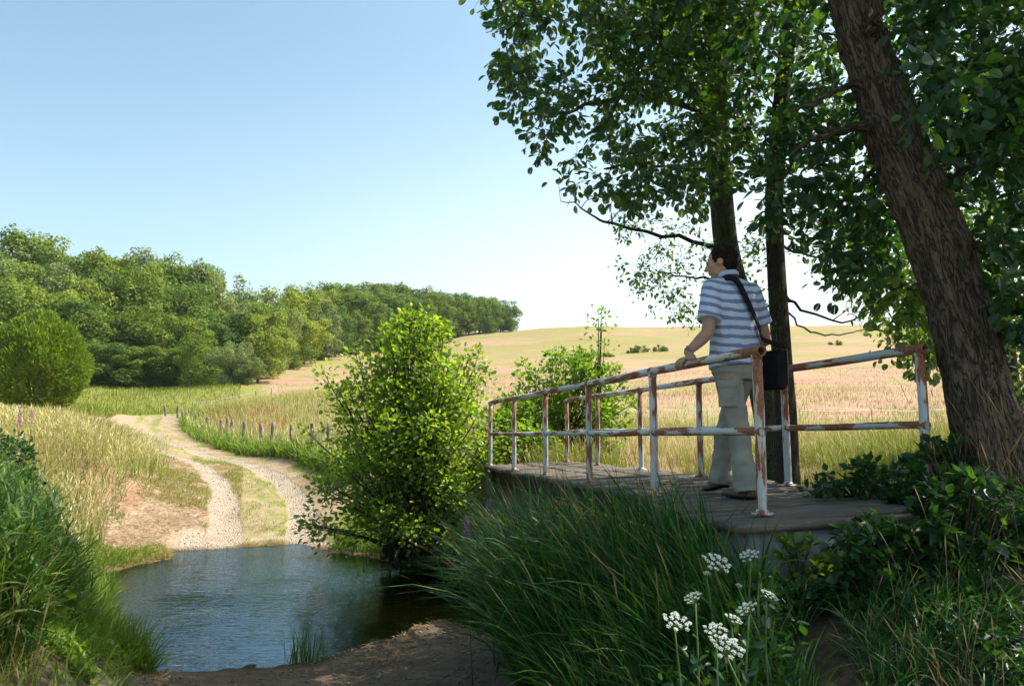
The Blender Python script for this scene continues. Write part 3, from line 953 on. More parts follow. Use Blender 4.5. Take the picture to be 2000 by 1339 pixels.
# skyline row, standing highest and furthest back
for i, px in enumerate([-40, 18, 62, 108, 150, 192, 238, 282, 330, 376, 418]):
    rows.append(('back', px, sky_y(px) - 2, edge_d(px) + 36 + RNG.uniform(-4, 4), [3, 0, 2, 3, 1, 5, 3, 2, 5, 0, 2][i], 1.0))
for i, px in enumerate([-15, 40, 85, 130, 172, 222, 268, 308, 352, 400, 445, 478]):
    rows.append(('middle', px, sky_y(px) + RNG.uniform(22, 48), edge_d(px) + 19 + RNG.uniform(-3, 3), [1, 2, 4, 2, 3, 0, 1, 3, 5, 4, 2, 1][i], 1.05))
for i, (px, yt) in enumerate([(-10, 555), (45, 560), (95, 560), (140, 590), (182, 612), (225, 628), (262, 620), (300, 600), (338, 622), (376, 630), (415, 640), (452, 612), (492, 600)]):
    rows.append(('front', px, yt, edge_d(px) + 4 + RNG.uniform(-2, 3), [1, 3, 1, 5, 4, 0, 4, 4, 0, 4, 0, 5, 3][i], 1.25))
cnt = {}
EXTRA = {0: 'behind the round bush'}
for (rw, px, yt, d, var, wf) in rows:
    cnt[rw] = cnt.get(rw, 0) + 1
    where = {'back': 'on the near wood skyline', 'middle': 'in the near wood middle row', 'front': 'in the near wood front row'}[rw]
    wood_tree(px, yt, d, var, f'{VKIND[var]}, {ORD[cnt[rw]-1]} from the left {where}', GW, wf)
# the far arm of the wood running up to the ridge
n1 = 0
for i, px in enumerate(np.concatenate([np.arange(505, 700, 30), np.arange(705, 1000, 21)])):
    d = edge_d(px) + 3
    n1 += 1
    yt = sky_y(px) + (22 if px < 850 else 10) + RNG.uniform(-6, 8) if px < 985 else sky_y(px)
    if px < 700: yt = sky_y(px) + 42 + RNG.uniform(-12, 10)
    v = [3, 2, 0, 3, 2, 5, 1, 0, 4, 0, 5, 4, 0, 0, 5, 4, 0, 5, 4, 0, 4, 0][i % 22]
    wood_tree(px, yt, d, v, f'{VKIND[v]}, {ORD[(n1-1) % 20] if n1 <= 20 else "last"} from left on the far wood pasture edge' if n1 != 21 else f'{VKIND[v]}, last but one on the far wood pasture edge', GW, 1.15)
n2 = 0
for i, px in enumerate(np.concatenate([np.arange(495, 700, 33), np.arange(712, 990, 27)])):
    n2 += 1
    v = [2, 3, 3, 2, 1, 0, 3, 2, 5, 0, 4, 2, 0, 4, 0, 5, 0, 4][i % 18]
    wood_tree(px, sky_y(px), edge_d(px) + 24, v, f'{VKIND[v]}, {ORD[(n2-1)]} from left on the far wood skyline', GW, 1.15)
# darker understorey shrubs closing the foot of the wood
def shrub_lab(i): return f'low dark understorey bush, {ORD[i]} from the left at the foot of the near wood'
for i, (px, yt) in enumerate([(120, 672), (168, 690), (205, 676), (243, 690), (283, 682), (322, 694), (362, 684)]):
    wood_tree(px, yt, edge_d(px) - 1, [0, 4, 0, 4, 0, 4, 0][i], shrub_lab(i), 'understorey bushes at the foot of the near wood', 1.9, 'understorey_bush')
wood_tree(400, 652, 82, 4, 'dark bushy tree standing forward of the wood beside the pale fence', GW, 1.3)
wood_tree(452, 672, 79, 2, 'rounded grey-green willow bush at the right corner of the near wood', None, 1.15, 'willow_bush')
wood_tree(486, 700, 80, 2, 'small grey-green bush beside the willow bush at the wood corner', None, 1.3, 'willow_bush')

# ------------------------------------------------------------------ bushes with stems and real leaves
def bush(name, label, c, rx, ry, h, nst, nlf, mat, lsize, seed, kind='ovate', top=None, group=None, cat='bush', profile=None, core=0.25):
    """multi-stemmed bush: every shoot is a curved stem carrying its own leaves"""
    r = np.random.default_rng(seed)
    root = empty(name, c)
    tag(root, label, cat, group)
    c = np.asarray(c, float)
    ms, ml = MB(), MB()
    P, DR = [], []
    prof = profile or (lambda t: math.sqrt(max(0.0, 1 - (2 * t - 0.9) ** 2 / 1.25)))
    shoots = []
    for i in range(nst):
        a = r.uniform(0, 2 * math.pi)
        t = r.uniform(0.10, 1.0)
        R = prof(t) * r.uniform(core, 1.0) ** 0.5
        end = np.array([rx * R * math.cos(a), ry * R * math.sin(a), h * t])
        if top is not None and t > 0.8:
            end[:2] += np.array(top) * (t - 0.8) / 0.2
        b0 = np.array([r.normal() * .12 * rx, r.normal() * .12 * ry, -0.05])
        mid = np.array([end[0] * .35 + b0[0] * .5, end[1] * .35 + b0[1] * .5, end[2] * 0.45])
        path = spline([b0, mid, end * np.array([.8, .8, .82]), end + np.array([0, 0, -0.02])], 9)
        ms.tube(path, np.linspace(0.016, 0.003, 9) * (0.5 + h / 4), 5)
        shoots.append(path)
    path = np.array(shoots)
    k = r.integers(0, nst, nlf)
    t = 1 - r.uniform(0, 1, nlf) ** 1.5 * 0.62
    f = t * 8
    i = np.minimum(f.astype(int), 7)
    p = path[k, i] + (path[k, i + 1] - path[k, i]) * (f - i)[:, None]
    tan = unit(path[k, i + 1] - path[k, i])
    # side twigs
    off = unit(r.normal(size=(nlf, 3)) * np.array([1, 1, 0.6]))
    tw = r.uniform(0.0, 1.0, nlf) ** 0.7 * (0.13 * h) * np.interp(t, [0.4, 0.9, 1], [1, 0.8, 0.2])
    p = p + off * tw[:, None]
    dr = unit(off * 0.9 + tan * 0.5 + np.array([0, 0, -0.10]) + r.normal(size=(nlf, 3)) * 0.3)
    nr = unit(np.array([0, 0, 1.0]) + r.normal(size=(nlf, 3)) * 0.55 + off * 0.3)
    L = r.uniform(0.65, 1.25, nlf) * lsize
    leaves(ml, p, dr, nr, L, L * r.uniform(0.6, 0.85, nlf), 0.25, kind)
    sel = r.choice(nlf, min(nlf // 12, 900), replace=False)
    for q in sel:
        ms.tube([p[q] - off[q] * tw[q], p[q]], [0.0035, 0.0015], 3, caps=False)
    ms.build('stems', M['twig'], root)
    ml.build('foliage', mat, root)
    return root
def at_ground(px, d):
    p = D(px, 800, d)
    return (p[0], p[1], hz(p[0], p[1]))
# the big bush on the far bank
c = at_ground(803, 11.9)
def prof_main(t):
    return float(np.interp(t, [0, .08, .25, .45, .62, .76, .86, .93, 1.0], [.85, 1.05, 1.12, 1.12, 1.08, .92, .66, .34, .10]))
bush('alder_bush', 'tall bright green small-leaved bush between the ford and the far footbridge end', (c[0], c[1], 0.22), 1.50, 1.35, 3.72, 210, 20500, M['bush'], 0.073, 31, 'round', (0.10, 0), profile=prof_main, core=0.06)
# bush behind the far end of the bridge
c = at_ground(1105, 14.5)
bush('hazel_bush', 'yellow-green leafy bush behind the far left posts of the footbridge railing', (c[0], c[1], c[2] - .1), 1.45, 1.1, 2.1, 120, 8500, M['shrub'], 0.085, 32, 'ovate')
c = at_ground(1015, 13.2)
bush('hazel_bush', 'low yellow-green shrub between the tall bush and the end of the footbridge', (c[0], c[1], c[2] - .1), 0.8, 0.8, 1.35, 60, 3600, M['shrub'], 0.08, 33, 'ovate')
c = at_ground(1165, 14.0)
bush('tall_sapling', 'thin pale green sapling rising above the bush behind the footbridge', (c[0], c[1], c[2] - .1), 0.22, 0.22, 3.1, 5, 260, M['shrub'], 0.07, 34, 'ovate', cat='sapling', profile=lambda t: 0.9)
c = at_ground(72, 35)
def prof_round(t): return math.sqrt(max(0.0, 1 - (2 * t - 1) ** 2)) ** 0.8
def round_bush():
    r = np.random.default_rng(41)
    root = empty('round_bush', c)
    tag(root, 'big clipped-looking round yellow-green bush at the left beyond the dry grass bank', 'bush')
    n = 26000
    d = unit(r.normal(size=(n, 3)))
    k = unit(r.normal(size=(420, 3)))
    best = np.concatenate([(d[i:i + 4000] @ k.T).max(1) for i in range(0, n, 4000)])
    rad = 0.86 + 0.16 * np.clip((best - 0.97) / 0.03, 0, 1)
    big = 1 + 0.17 * vnoise(d[:, 0] * 2.2, d[:, 1] * 2.2, d[:, 2] * 2.2)
    rad = rad * big * (1 + .07 * vnoise(d[:, 0] * 5, d[:, 1] * 5, d[:, 2] * 5)) * r.uniform(0.84, 1.05, n)
    P = d * rad[:, None] * np.array([1.85, 1.85, 2.2]) + np.array([0, 0, 2.15])
    P = P[P[:, 2] > 0.05]; d = d[:len(P)] * 0 + unit(P - np.array([0, 0, 2.15]))
    nn = len(P)
    dr = unit(d * 0.8 + np.array([0, 0, 0.7]) + r.normal(size=(nn, 3)) * 0.35)
    nr = unit(r.normal(size=(nn, 3)) + d * .4)
    ml = MB()
    L = r.uniform(0.10, 0.22, nn)
    leaves(ml, P, dr, nr, L, L * 0.42, 0.2, 'quad')
    ml.build('foliage', M['round_bush'], root)
    ms = MB()
    for i in range(40):
        a = r.uniform(0, 6.28); e = np.array([math.cos(a) * r.uniform(.3, 1.7), math.sin(a) * r.uniform(.3, 1.7), r.uniform(1.2, 3.9)])
        ms.tube(spline([[e[0] * .1, e[1] * .1, -.1], e * np.array([.5, .5, .5]), e], 6), np.linspace(.04, .008, 6), 5)
    ms.build('stems', M['twig'], root)
round_bush()

# ------------------------------------------------------------------ fences
M['post_wood'] = simplemat('weathered_fence_wood', (0.13, 0.10, 0.07), (0.28, 0.23, 0.17), 14, 0.9, 0.5, 0.006, 0.1, (1, 1, 0.2))
M['wire'] = simplemat('grey_wire', (0.30, 0.30, 0.30), (0.42, 0.42, 0.42), 5, 0.5)
M['tape'] = simplemat('white_fence_tape', (0.62, 0.62, 0.60), (0.72, 0.72, 0.70), 5, 0.5)
def track_fence():
    sp = [(322, 793, 50), (347, 803, 44.5), (357, 807, 42), (364, 808, 41), (383, 809, 38.5), (406, 813, 35.5), (432, 817, 32.5), (445, 814, 31.5), (454, 818, 30.8),
          (478, 822, 29), (510, 826, 27), (534, 824, 25.6), (570, 829, 24.2), (610, 826, 22.8), (643, 826, 21.8)]
    p0 = D(*sp[7])
    root = empty('track_fence', (p0[0], p0[1], hz(p0[0], p0[1])))
    tag(root, 'old fence of short leaning wooden posts and thin wire along the track bend', 'fence')
    loc = np.array(root.location)
    tops = []
    r = np.random.default_rng(3)
    for (px, py, d) in sp:
        t = D(px, py, d) + [0.5 * 0, 0.9, 0]
        t = D(px, py, d)
        g = hz(t[0], t[1])
        t[2] = max(t[2], g + 0.75)
        lx, ly = r.uniform(-.10, .10, 2)
        rr = r.uniform(0.05, 0.075)
        mb = MB()
        pth = spline([[t[0] - lx, t[1] - ly, g - .15], [t[0] - lx * .5, t[1] - ly * .4, (g + t[2]) / 2], t], 7)
        rad = rr * np.array([1.05, 1.03, 1, 1.02, .97, 1.0, 0.9])
        mb.tube(pth, rad, 9)
        o = mb.build('post', M['post_wood'], root, loc=loc)
        o.location = (0, 0, 0)
        tops.append(t)
    mb = MB()
    for k in (0.12, 0.38):
        for a, b in zip(tops[:-1], tops[1:]):
            m = (a + b) / 2 - [0, 0, 0.04]
            mb.tube([a - [0, 0, k], m - [0, 0, k], b - [0, 0, k]], 0.003, 4, caps=False)
    o = mb.build('wire', M['wire'], root, loc=loc); o.location = (0, 0, 0)
track_fence()
def tape_fence(label, pts, hgt, mat, rpost=0.02, rw=0.007, name='pasture_fence'):
    P = [D(*p) for p in pts]
    P = [np.array([p[0], p[1], hz(p[0], p[1])]) for p in P]
    root = empty(name, P[0])
    tag(root, label, 'fence')
    loc = np.array(root.location)
    for p in P:
        mb = MB(); mb.tube([p - [0, 0, .1], p + [0.01, 0, hgt * .5], p + [0, 0, hgt + .05]], rpost, 7)
        o = mb.build('post', M['post_wood'], root, loc=loc); o.location = (0, 0, 0)
    mb = MB()
    for a, b in zip(P[:-1], P[1:]):
        mb.tube([a + [0, 0, hgt], (a + b) / 2 + [0, 0, hgt - .05], b + [0, 0, hgt]], rw, 4, caps=False)
    o = mb.build('tape', mat, root, loc=loc); o.location = (0, 0, 0)
tape_fence('thin white electric tape fence crossing the pasture behind the man and the footbridge', [(1130, 770, 27), (1380, 770, 26), (1560, 770, 25), (1700, 770, 25), (1850, 770, 25), (2100, 770, 25)], 0.9, M['tape'], 0.012, 0.0075)
tape_fence('low pale rail fence in the grass in front of the wood corner', [(378, 770, 62), (405, 770, 61), (440, 770, 60), (468, 770, 60), (500, 770, 60), (530, 770, 58)], 0.95, M['tape'], 0.045, 0.018, 'rail_fence')

# ------------------------------------------------------------------ grass, sedges, reeds
def notrut(x, y, mk): return (mk['gravel'] < 0.35)
def keep(n, px0, px1, d0, d1, fn):
    x, y = scatter(n, px0, px1, d0, d1)
    mk = masks(x, y)
    m = fn(x, y, mk) & (mk['d'] > 0.02)
    return x[m], y[m]
hedge_d = lambda x, y: dline(x, y, HEDGE)
bankL = lambda x, y: sdpoly(x, y, BANK_L) + 0.25 * vnoise(x * 1.7, y * 1.7)
trackside = lambda x, y, mk: (mk['dm'] > 1.7) | (y < 12) | (y > 66)

def rot(x, y): return x > np.interp(y, MID[:, 1], MID[:, 0])
# open pasture beyond and beside the track
def pasture(x, y, mk): return trackside(x, y, mk) & (bankL(x, y) > 0) & (x > -0.42 * y + 1) & (vnoise(x * .35, y * .2) > -0.5)
x, y = keep(60000, 430, 2150, 11.5, 95, pasture)
w = np.clip(y / 26, 0.6, 2.2)
z = H(x, y) - 0.02
mb = MB()
n = len(x)
hs = np.where(y < 30, RNG.uniform(0.18, 0.5, n), RNG.uniform(0.12, 0.35, n))
blades(mb, np.stack([x, y, z], 1), hs, w * RNG.uniform(.008, .016, n), RNG.uniform(-3.1, 3.1, n), RNG.uniform(0, .4, n), RNG.uniform(.1, .9, n), 3)
tag(mb.build('pasture_grass', M['field_grass']), 'dry straw-coloured pasture grass covering the field beyond the stream', 'grass', kind='stuff')
x, y = keep(30000, 500, 2150, 11.5, 60, lambda x, y, mk: pasture(x, y, mk) & (fbm(x * .25, y * .3) > 0.1))
grow('pasture_weeds', 'green tufts growing through the dry pasture', 'grass', M['verge'], x, y, (0.12, 0.4), (.012, .028), seg=3)
# rusty sorrel patch behind the fence
x, y = keep(3500, 400, 560, 27, 48, lambda x, y, mk: rot(x, y) & (hedge_d(x, y) > 0.7) & (sdpoly(x, y, HEDGE) > -99) & (mk['dm'] > 3) & (fbm(x * .4, y * .25) > .0))
grow('sorrel', 'rust-red seeding sorrel in the rough grass behind the track fence', 'wild plants', M['sorrel'], x, y, (0.4, 0.75), (.02, .05), (0, .2), (0, .3), seg=3, seed=True)
# rough grass behind fence
x, y = keep(26000, 330, 700, 20, 62, lambda x, y, mk: rot(x, y) & (mk['dm'] > 2.6) & (bankL(x, y) > 0))
grow('rough_grass', 'rough yellowing grass inside the track fence', 'grass', M['straw'], x, y, (0.35, 0.75), (.014, .03), (0, .3), (.1, .7), seg=3, seed=True)
x, y = keep(14000, 330, 700, 19, 62, lambda x, y, mk: rot(x, y) & (mk['dm'] > 2.5) & (bankL(x, y) > 0))
grow('rough_grass', 'greener blades mixed into the rough grass inside the track fence', 'grass', M['verge'], x, y, (0.3, 0.65), (.014, .035), (0, .3), (.1, .8), seg=3)
# hedge strip under the fence
x, y = keep(60000, 290, 760, 17, 54, lambda x, y, mk: (hedge_d(x, y) < 0.75 + .2 * vnoise(x, y)) & (mk['dm'] > 1.75))
grow('fence_strip_herbs', 'strip of tall green herbs and nettles along the foot of the track fence', 'wild plants', M['grass'], x, y, (0.3, 0.75), (.02, .055), (0, .4), (.3, 1.5), seg=3)
x, y = keep(16000, 290, 760, 17, 54, lambda x, y, mk: (hedge_d(x, y) < 0.9) & (mk['dm'] > 1.8))
grow('fence_strip_grass', 'straw seed heads standing in the strip along the track fence', 'grass', M['straw'], x, y, (0.5, 0.95), (.014, .03), (0, .25), (.1, .5), seg=4, seed=True)
def herbs(name, label, x, y, hmax, mat, L=.06, per=1):
    z = H(x, y); n = len(x)
    lump = np.clip(.55 + .6 * fbm(x * 1.3, y * 1.3), .15, 1.1)
    P = np.stack([x, y, z + RNG.uniform(0, 1, n) * hmax * lump], 1)
    mb = MB()
    ll = RNG.uniform(.5, 1.3, n) * L
    leaves(mb, P, unit(RNG.normal(size=(n, 3)) + [0, 0, .2]), unit(RNG.normal(size=(n, 3)) * .6 + [0, 0, 1]), ll, ll * .55, .2, 'ovate')
    return tag(mb.build(name, mat), label, 'wild plants', kind='stuff')
x, y = keep(60000, 290, 760, 17, 54, lambda x, y, mk: (hedge_d(x, y) < 0.65 + .3 * vnoise(x * 1.5, y * 1.5)) & (mk['dm'] > 1.75))
herbs('fence_strip_leaves', 'lumpy leafy nettles and brambles at the foot of the track fence', x, y, .62, M['shrub'], .085)
x, y = keep(60000, 60, 330, 4.5, 14.5, lambda x, y, mk: (bankL(x, y) < .15) & (bankL(x, y) > -1.6) & (fbm(x * 1.6, y * 1.6) > -.1))
herbs('bank_herbs', 'small leafy weeds along the left edge of the water', x[:9000], y[:9000], .30, M['shrub'], .05)
# far meadow beyond the bend
x, y = keep(26000, 120, 470, 40, 95, lambda x, y, mk: trackside(x, y, mk))
grow('meadow_grass', 'fresh green meadow grass in front of the wood', 'grass', M['verge'], x, y, (0.15, 0.5), (.03, .06), (0, .3), (.1, .7), seg=3)
# track median and verges
x, y = keep(60000, 300, 720, 14.3, 46, lambda x, y, mk: (mk['gravel'] < 0.45) & ((np.exp(-(mk['dm'] / 0.70) ** 4) > RNG.uniform(0.15, 1, len(x))) | ((mk['dr'] < 1.5) & (mk['dl'] > mk['dr']) & (RNG.uniform(0, 1, len(x)) < .6))) & (fbm(x * 1.4, y * 1.4) > -0.1))
grow('track_grass', 'short trampled grass on the strip between the wheel ruts', 'grass', M['verge'], x, y, (0.03, 0.10), (.006, .014), (.1, .8), (.2, 1.2), seg=2)
x, y = keep(60000, 190, 480, 12.0, 24, lambda x, y, mk: (mk['gravel'] < 0.3) & (bankL(x, y) > -0.2) & ((fbm(x * 1.1, y * 1.1) > 0.1) | (mk['d'] < .5)))
grow('bank_grass', 'patchy short grass on the bare earth bank left of the ruts', 'grass', M['verge'], x, y, (0.04, 0.14), (.006, .014), (.1, .8), (.2, 1.2), seg=2)
x, y = keep(26000, 190, 480, 12.5, 22, lambda x, y, mk: (mk['gravel'] < 0.3) & (bankL(x, y) > -0.2))
grow('dry_litter', 'flattened dry hay lying on the bare earth bank', 'dry grass', M['straw_brown'], x, y, (0.06, 0.22), (.004, .009), (1.2, 1.6), (0, .3), seg=2, dz=0.01)

# left bank: dry seeding grass on top, green below and towards the viewer
def lb(x, y, mk): return bankL(x, y) < 0
x, y = keep(95000, -120, 340, 8.5, 26, lambda x, y, mk: lb(x, y, mk) & (fbm(x * 1.1, y * .7) > -.55) & (y > 12.3 + 1.3 * vnoise(x * .8, y * .5)) & (bankL(x, y) < RNG.uniform(-1.2, 0.1, len(x))))
grow('seeding_grass', 'tall pale dry grass with seed heads covering the left bank', 'grass', M['straw'], x, y, (0.4, 0.9), (.014, .024), (0, .3), (.2, 1.0), seg=5, seed=True)
x, y = keep(34000, -120, 345, 5.5, 22, lambda x, y, mk: (bankL(x, y) < 0) & (RNG.uniform(0, 1, len(x)) < np.where(y > 12, .5, 1)))
grow('bank_grass', 'green grass under and around the dry seed heads on the left bank', 'grass', M['grass'], x, y, (0.22, 0.55), (.008, .018), (0, .4), (.2, 1.2), seg=4)
def reeds(name, label, x, y, hr, mat, nl=7, ll=(.18, .36), lw=(.010, .020), lean=.16, hd=None):
    '''upright stems carrying arching leaves at many heights'''
    n = len(x); z = H(x, y) - .02
    L = RNG.uniform(hr[0], hr[1], n)
    head = RNG.uniform(-3.14, 3.14, n) if hd is None else hd + RNG.normal(0, .8, n)
    th = np.abs(RNG.normal(0, lean, n))
    mb = MB()
    blades(mb, np.stack([x, y, z], 1), L, np.full(n, .006), head, th, th * .5, 4)
    k = np.repeat(np.arange(n), nl)
    t = RNG.uniform(.12, 1.0, len(k))
    a = th[k] * (1 + .2 * t)
    P = np.stack([x[k] + np.sin(a) * np.cos(head[k]) * L[k] * t, y[k] + np.sin(a) * np.sin(head[k]) * L[k] * t, z[k] + np.cos(a) * L[k] * t], 1)
    blades(mb, P, RNG.uniform(ll[0], ll[1], len(k)) * (1.1 - .4 * t), RNG.uniform(lw[0], lw[1], len(k)), RNG.uniform(-3.14, 3.14, len(k)) if hd is None else hd + RNG.normal(0, 1.1, len(k)),
           RNG.uniform(.15, .9, len(k)), RNG.uniform(.2, 1.6, len(k)), 4)
    return tag(mb.build(name, mat), label, 'reeds', kind='stuff')
x, y = keep(60000, -250, 310, 3.2, 13.0, lambda x, y, mk: (bankL(x, y) < np.interp(y, [4, 6.5, 8, 12], [-.10, -.22, -.75, -.45])) & (fbm(x * .9, y * .9) > -.45))
reeds('reed_grass', 'tall broad-bladed green reed grass on the left bank by the water', x[::7], y[::7], (0.30, 0.78), M['reed'])
x, y = x[1::9], y[1::9]
grow('bank_grass', 'long arching yellow-green blades mixed among the reeds on the left bank', 'grass', M['grass'], x, y, (0.3, 0.8), (.008, .018), (0, .4), (.2, 1.4), seg=5)
x, y = keep(3600, -250, 330, 3.6, 12.5, lambda x, y, mk: bankL(x, y) < -.2)
grow('bank_grass', 'straw-coloured stalks mixed into the reeds on the left bank', 'grass', M['straw_brown'], x, y, (0.25, 0.65), (.006, .012), (0, .35), (.2, .9), seg=5, seed=True)
# fringe at the water's left edge
x, y = keep(16000, 120, 420, 5.0, 14.5, lambda x, y, mk: (mk['d'] < 0.55) & (bankL(x, y) < np.where(y < 9, 0.05, 0.6)))
grow('shore_grass', 'bright green grass hanging over the left edge of the water', 'grass', M['grass'], x, y, (0.15, 0.42), (.007, .014), (.1, .8), (.4, 1.5), head=0.0, spread=1.2, seg=4)
# under and round the tall bush
x, y = keep(16000, 600, 960, 10.2, 15, lambda x, y, mk: (mk['gravel'] < .5) & (mk['dr'] > .8))
grow('shore_grass', 'mixed grass at the foot of the tall bush on the far bank', 'grass', M['grass'], x, y, (0.15, 0.5), (.008, .018), (.1, .7), (.4, 1.4), seg=4)
# behind the bridge: far bank
x, y = keep(26000, 950, 2100, 10.2, 14.5, lambda x, y, mk: fbm(x * .9, y * .9) > -.1)
grow('far_bank_grass', 'rough green and yellow grass on the far bank seen through the railings', 'grass', M['verge'], x, y, (0.15, 0.5), (.008, .02), (0, .4), (.2, 1.2), seg=4)
x, y = keep(9000, 950, 2100, 10.2, 19, lambda x, y, mk: x > -99)
grow('far_bank_grass', 'dry seeding grass on the far bank seen through the railings', 'grass', M['straw'], x, y, (0.3, 0.65), (.008, .016), (0, .3), (.1, .7), seg=4, seed=True)

# the big arching grass clump in front of the bridge
CL = np.array([[0.45, 7.6], [.10, 6.6], [.12, 5.2], [0.2, 4.0], [0.25, 3.2], [.55, 2.8], [1.1, 3.1], [1.2, 3.6], [1.12, 4.4], [.95, 5.4], [.6, 6.6], [.35, 7.6]])
def inclump(x, y, mk): return sdpoly(x, y, CL) + .1 * vnoise(x * 3, y * 3) < 0
x, y = keep(30000, 860, 1480, 2.7, 8, inclump)
x, y = x[:7000], y[:7000]
hh = 1
z = H(x, y) - .02
n = len(x)
mb = MB()
tall = np.interp(y, [2.8, 3.6, 4.4, 6.5], [0.40, 0.66, 1.1, 1.45]) * np.interp(x, [-.5, .2, .8, 1.3], [.85, 1, .92, .62])
blades(mb, np.stack([x, y, z], 1), tall * RNG.uniform(0.65, 1.28, n), RNG.uniform(.008, .021, n), math.pi * 0.93 + RNG.normal(0, .95, n), RNG.uniform(0, .3, n), RNG.uniform(.3, 1.6, n), 7)
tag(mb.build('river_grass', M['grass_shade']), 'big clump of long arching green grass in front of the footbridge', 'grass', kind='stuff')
m = RNG.uniform(0, 1, n) < .045
mb = MB()
k = int(m.sum())
blades(mb, np.stack([x, y, z], 1)[m], tall[m] * RNG.uniform(.7, 1.3, k), RNG.uniform(.006, .011, k), math.pi * .95 + RNG.normal(0, .8, k), RNG.uniform(0, .5, k), RNG.uniform(.1, .9, k), 6, True)
tag(mb.build('dry_stalks', M['straw_brown']), 'brown dry stalks leaning out of the arching grass clump', 'dry grass', kind='stuff')
x, y = keep(30000, 850, 1150, 4.2, 8, inclump)
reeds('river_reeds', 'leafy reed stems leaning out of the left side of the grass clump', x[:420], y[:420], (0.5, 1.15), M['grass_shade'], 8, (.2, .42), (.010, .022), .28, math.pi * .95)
# right-hand ground
RT = np.array([[1.0, 2.0], [1.5, 3.6], [1.9, 4.0], [2.6, 4.3], [4.5, 5.0], [6, 4], [5, 1.8]])
x, y = keep(22000, 1400, 2150, 2.2, 6, lambda x, y, mk: (sdpoly(x, y, RT) < 0) & (fbm(x * 2.2, y * 2.2) > -.25))
x, y = x[:7500], y[:7500]
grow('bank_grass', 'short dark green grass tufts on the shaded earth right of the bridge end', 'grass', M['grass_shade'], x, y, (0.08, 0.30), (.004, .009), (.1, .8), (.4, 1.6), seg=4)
x, y = x[::28] + .02, y[::28]
grow('dry_stalks', 'thin dry stalks standing on the shaded earth right of the bridge end', 'dry grass', M['straw_brown'], x, y, (0.15, 0.55), (.004, .008), (0, .4), (.1, .7), seg=5, seed=True)
x, y = keep(30000, 1380, 2100, 2.2, 5.4, lambda x, y, mk: (sdpoly(x, y, RT) < .1) & (fbm(x * 2.6 + 9, y * 2.6) > .12))
herbs('ground_weeds', 'low ivy-like weeds on the shaded earth right of the bridge end', x[:6500], y[:6500], .13, M['alder_big'], .038)
x, y = keep(20000, 880, 1500, 2.7, 8, inclump)
herbs('river_weeds', 'leafy weeds growing through the arching grass clump', x[:5000], y[:5000], .62, M['reed'], .05)
x, y = keep(6000, 1780, 2150, 3.6, 5.6, lambda x, y, mk: x > 2.3)
grow('dry_stalks', 'tall dry stalks around the foot of the leaning tree', 'dry grass', M['straw_brown'], x[:170], y[:170], (0.4, 0.95), (.004, .009), (0, .35), (.1, .7), seg=5, seed=True)
x, y = keep(30000, -200, 300, 2.8, 6.5, lambda x, y, mk: (x < -.50 * y + .1))
grow('bank_grass', 'short green grass on the earth at the foot of the near left reeds', 'grass', M['grass'], x[:3200], y[:3200], (0.10, 0.32), (.005, .011), (.1, .8), (.3, 1.4), seg=4)
x, y = keep(30000, 150, 1150, 4.6, 9.3, lambda x, y, mk: fbm(x * 1.4, y * 1.4) > -.2)
grow('stalk_litter', 'bits of dead stalk and twig lying on the shaded near shore', 'debris', M['straw_brown'], x[:2600], y[:2600], (0.03, 0.16), (.003, .007), (1.35, 1.6), (0, .2), seg=2, dz=0.012)
herbs('leaf_litter', 'fallen brown leaves on the shaded near shore', x[2600:5200], y[2600:5200], .02, M['straw_brown'], .028)
# near left and camera-side bank under the frame edge
x, y = keep(5000, 1380, 1560, 2.2, 3.8, lambda x, y, mk: x > 0)
grow('bank_grass', 'low green grass under the white flowers', 'grass', M['grass_shade'], x[:1500], y[:1500], (0.15, 0.4), (.004, .010), (.1, .6), (.3, 1.4), seg=5)

# ------------------------------------------------------------------ near trees
def in_poly(px, py, P):
    P = np.asarray(P, float)
    ins = np.zeros(px.shape, bool)
    for i in range(len(P)):
        a, b = P[i], P[(i + 1) % len(P)]
        c = ((a[1] > py) != (b[1] > py)) & (px < (b[0] - a[0]) * (py - a[1]) / (b[1] - a[1] + 1e-9) + a[0])
        ins ^= c
    return ins
def region(n, poly, d0, d1, holes=()):
    """n points in a real volume: an outline seen from the path, filled between two distances"""
    P = np.asarray(poly, float)
    out = []
    while len(out) < n:
        px = RNG.uniform(P[:, 0].min(), P[:, 0].max(), 400)
        py = RNG.uniform(P[:, 1].min(), P[:, 1].max(), 400)
        m = in_poly(px, py, P)
        for (hx, hy, rx, ry) in holes:
            m &= ((px - hx) / rx) ** 2 + ((py - hy) / ry) ** 2 > 1
        for a, b in zip(px[m], py[m]):
            out.append(D(a, b, RNG.uniform(d0, d1)))
    return np.array(out[:n])
def sphere_pts(n, c, r):
    return np.asarray(c, float) + rand_unit(n) * (RNG.uniform(0, 1, n) ** (1 / 2.5))[:, None] * np.asarray(r, float)

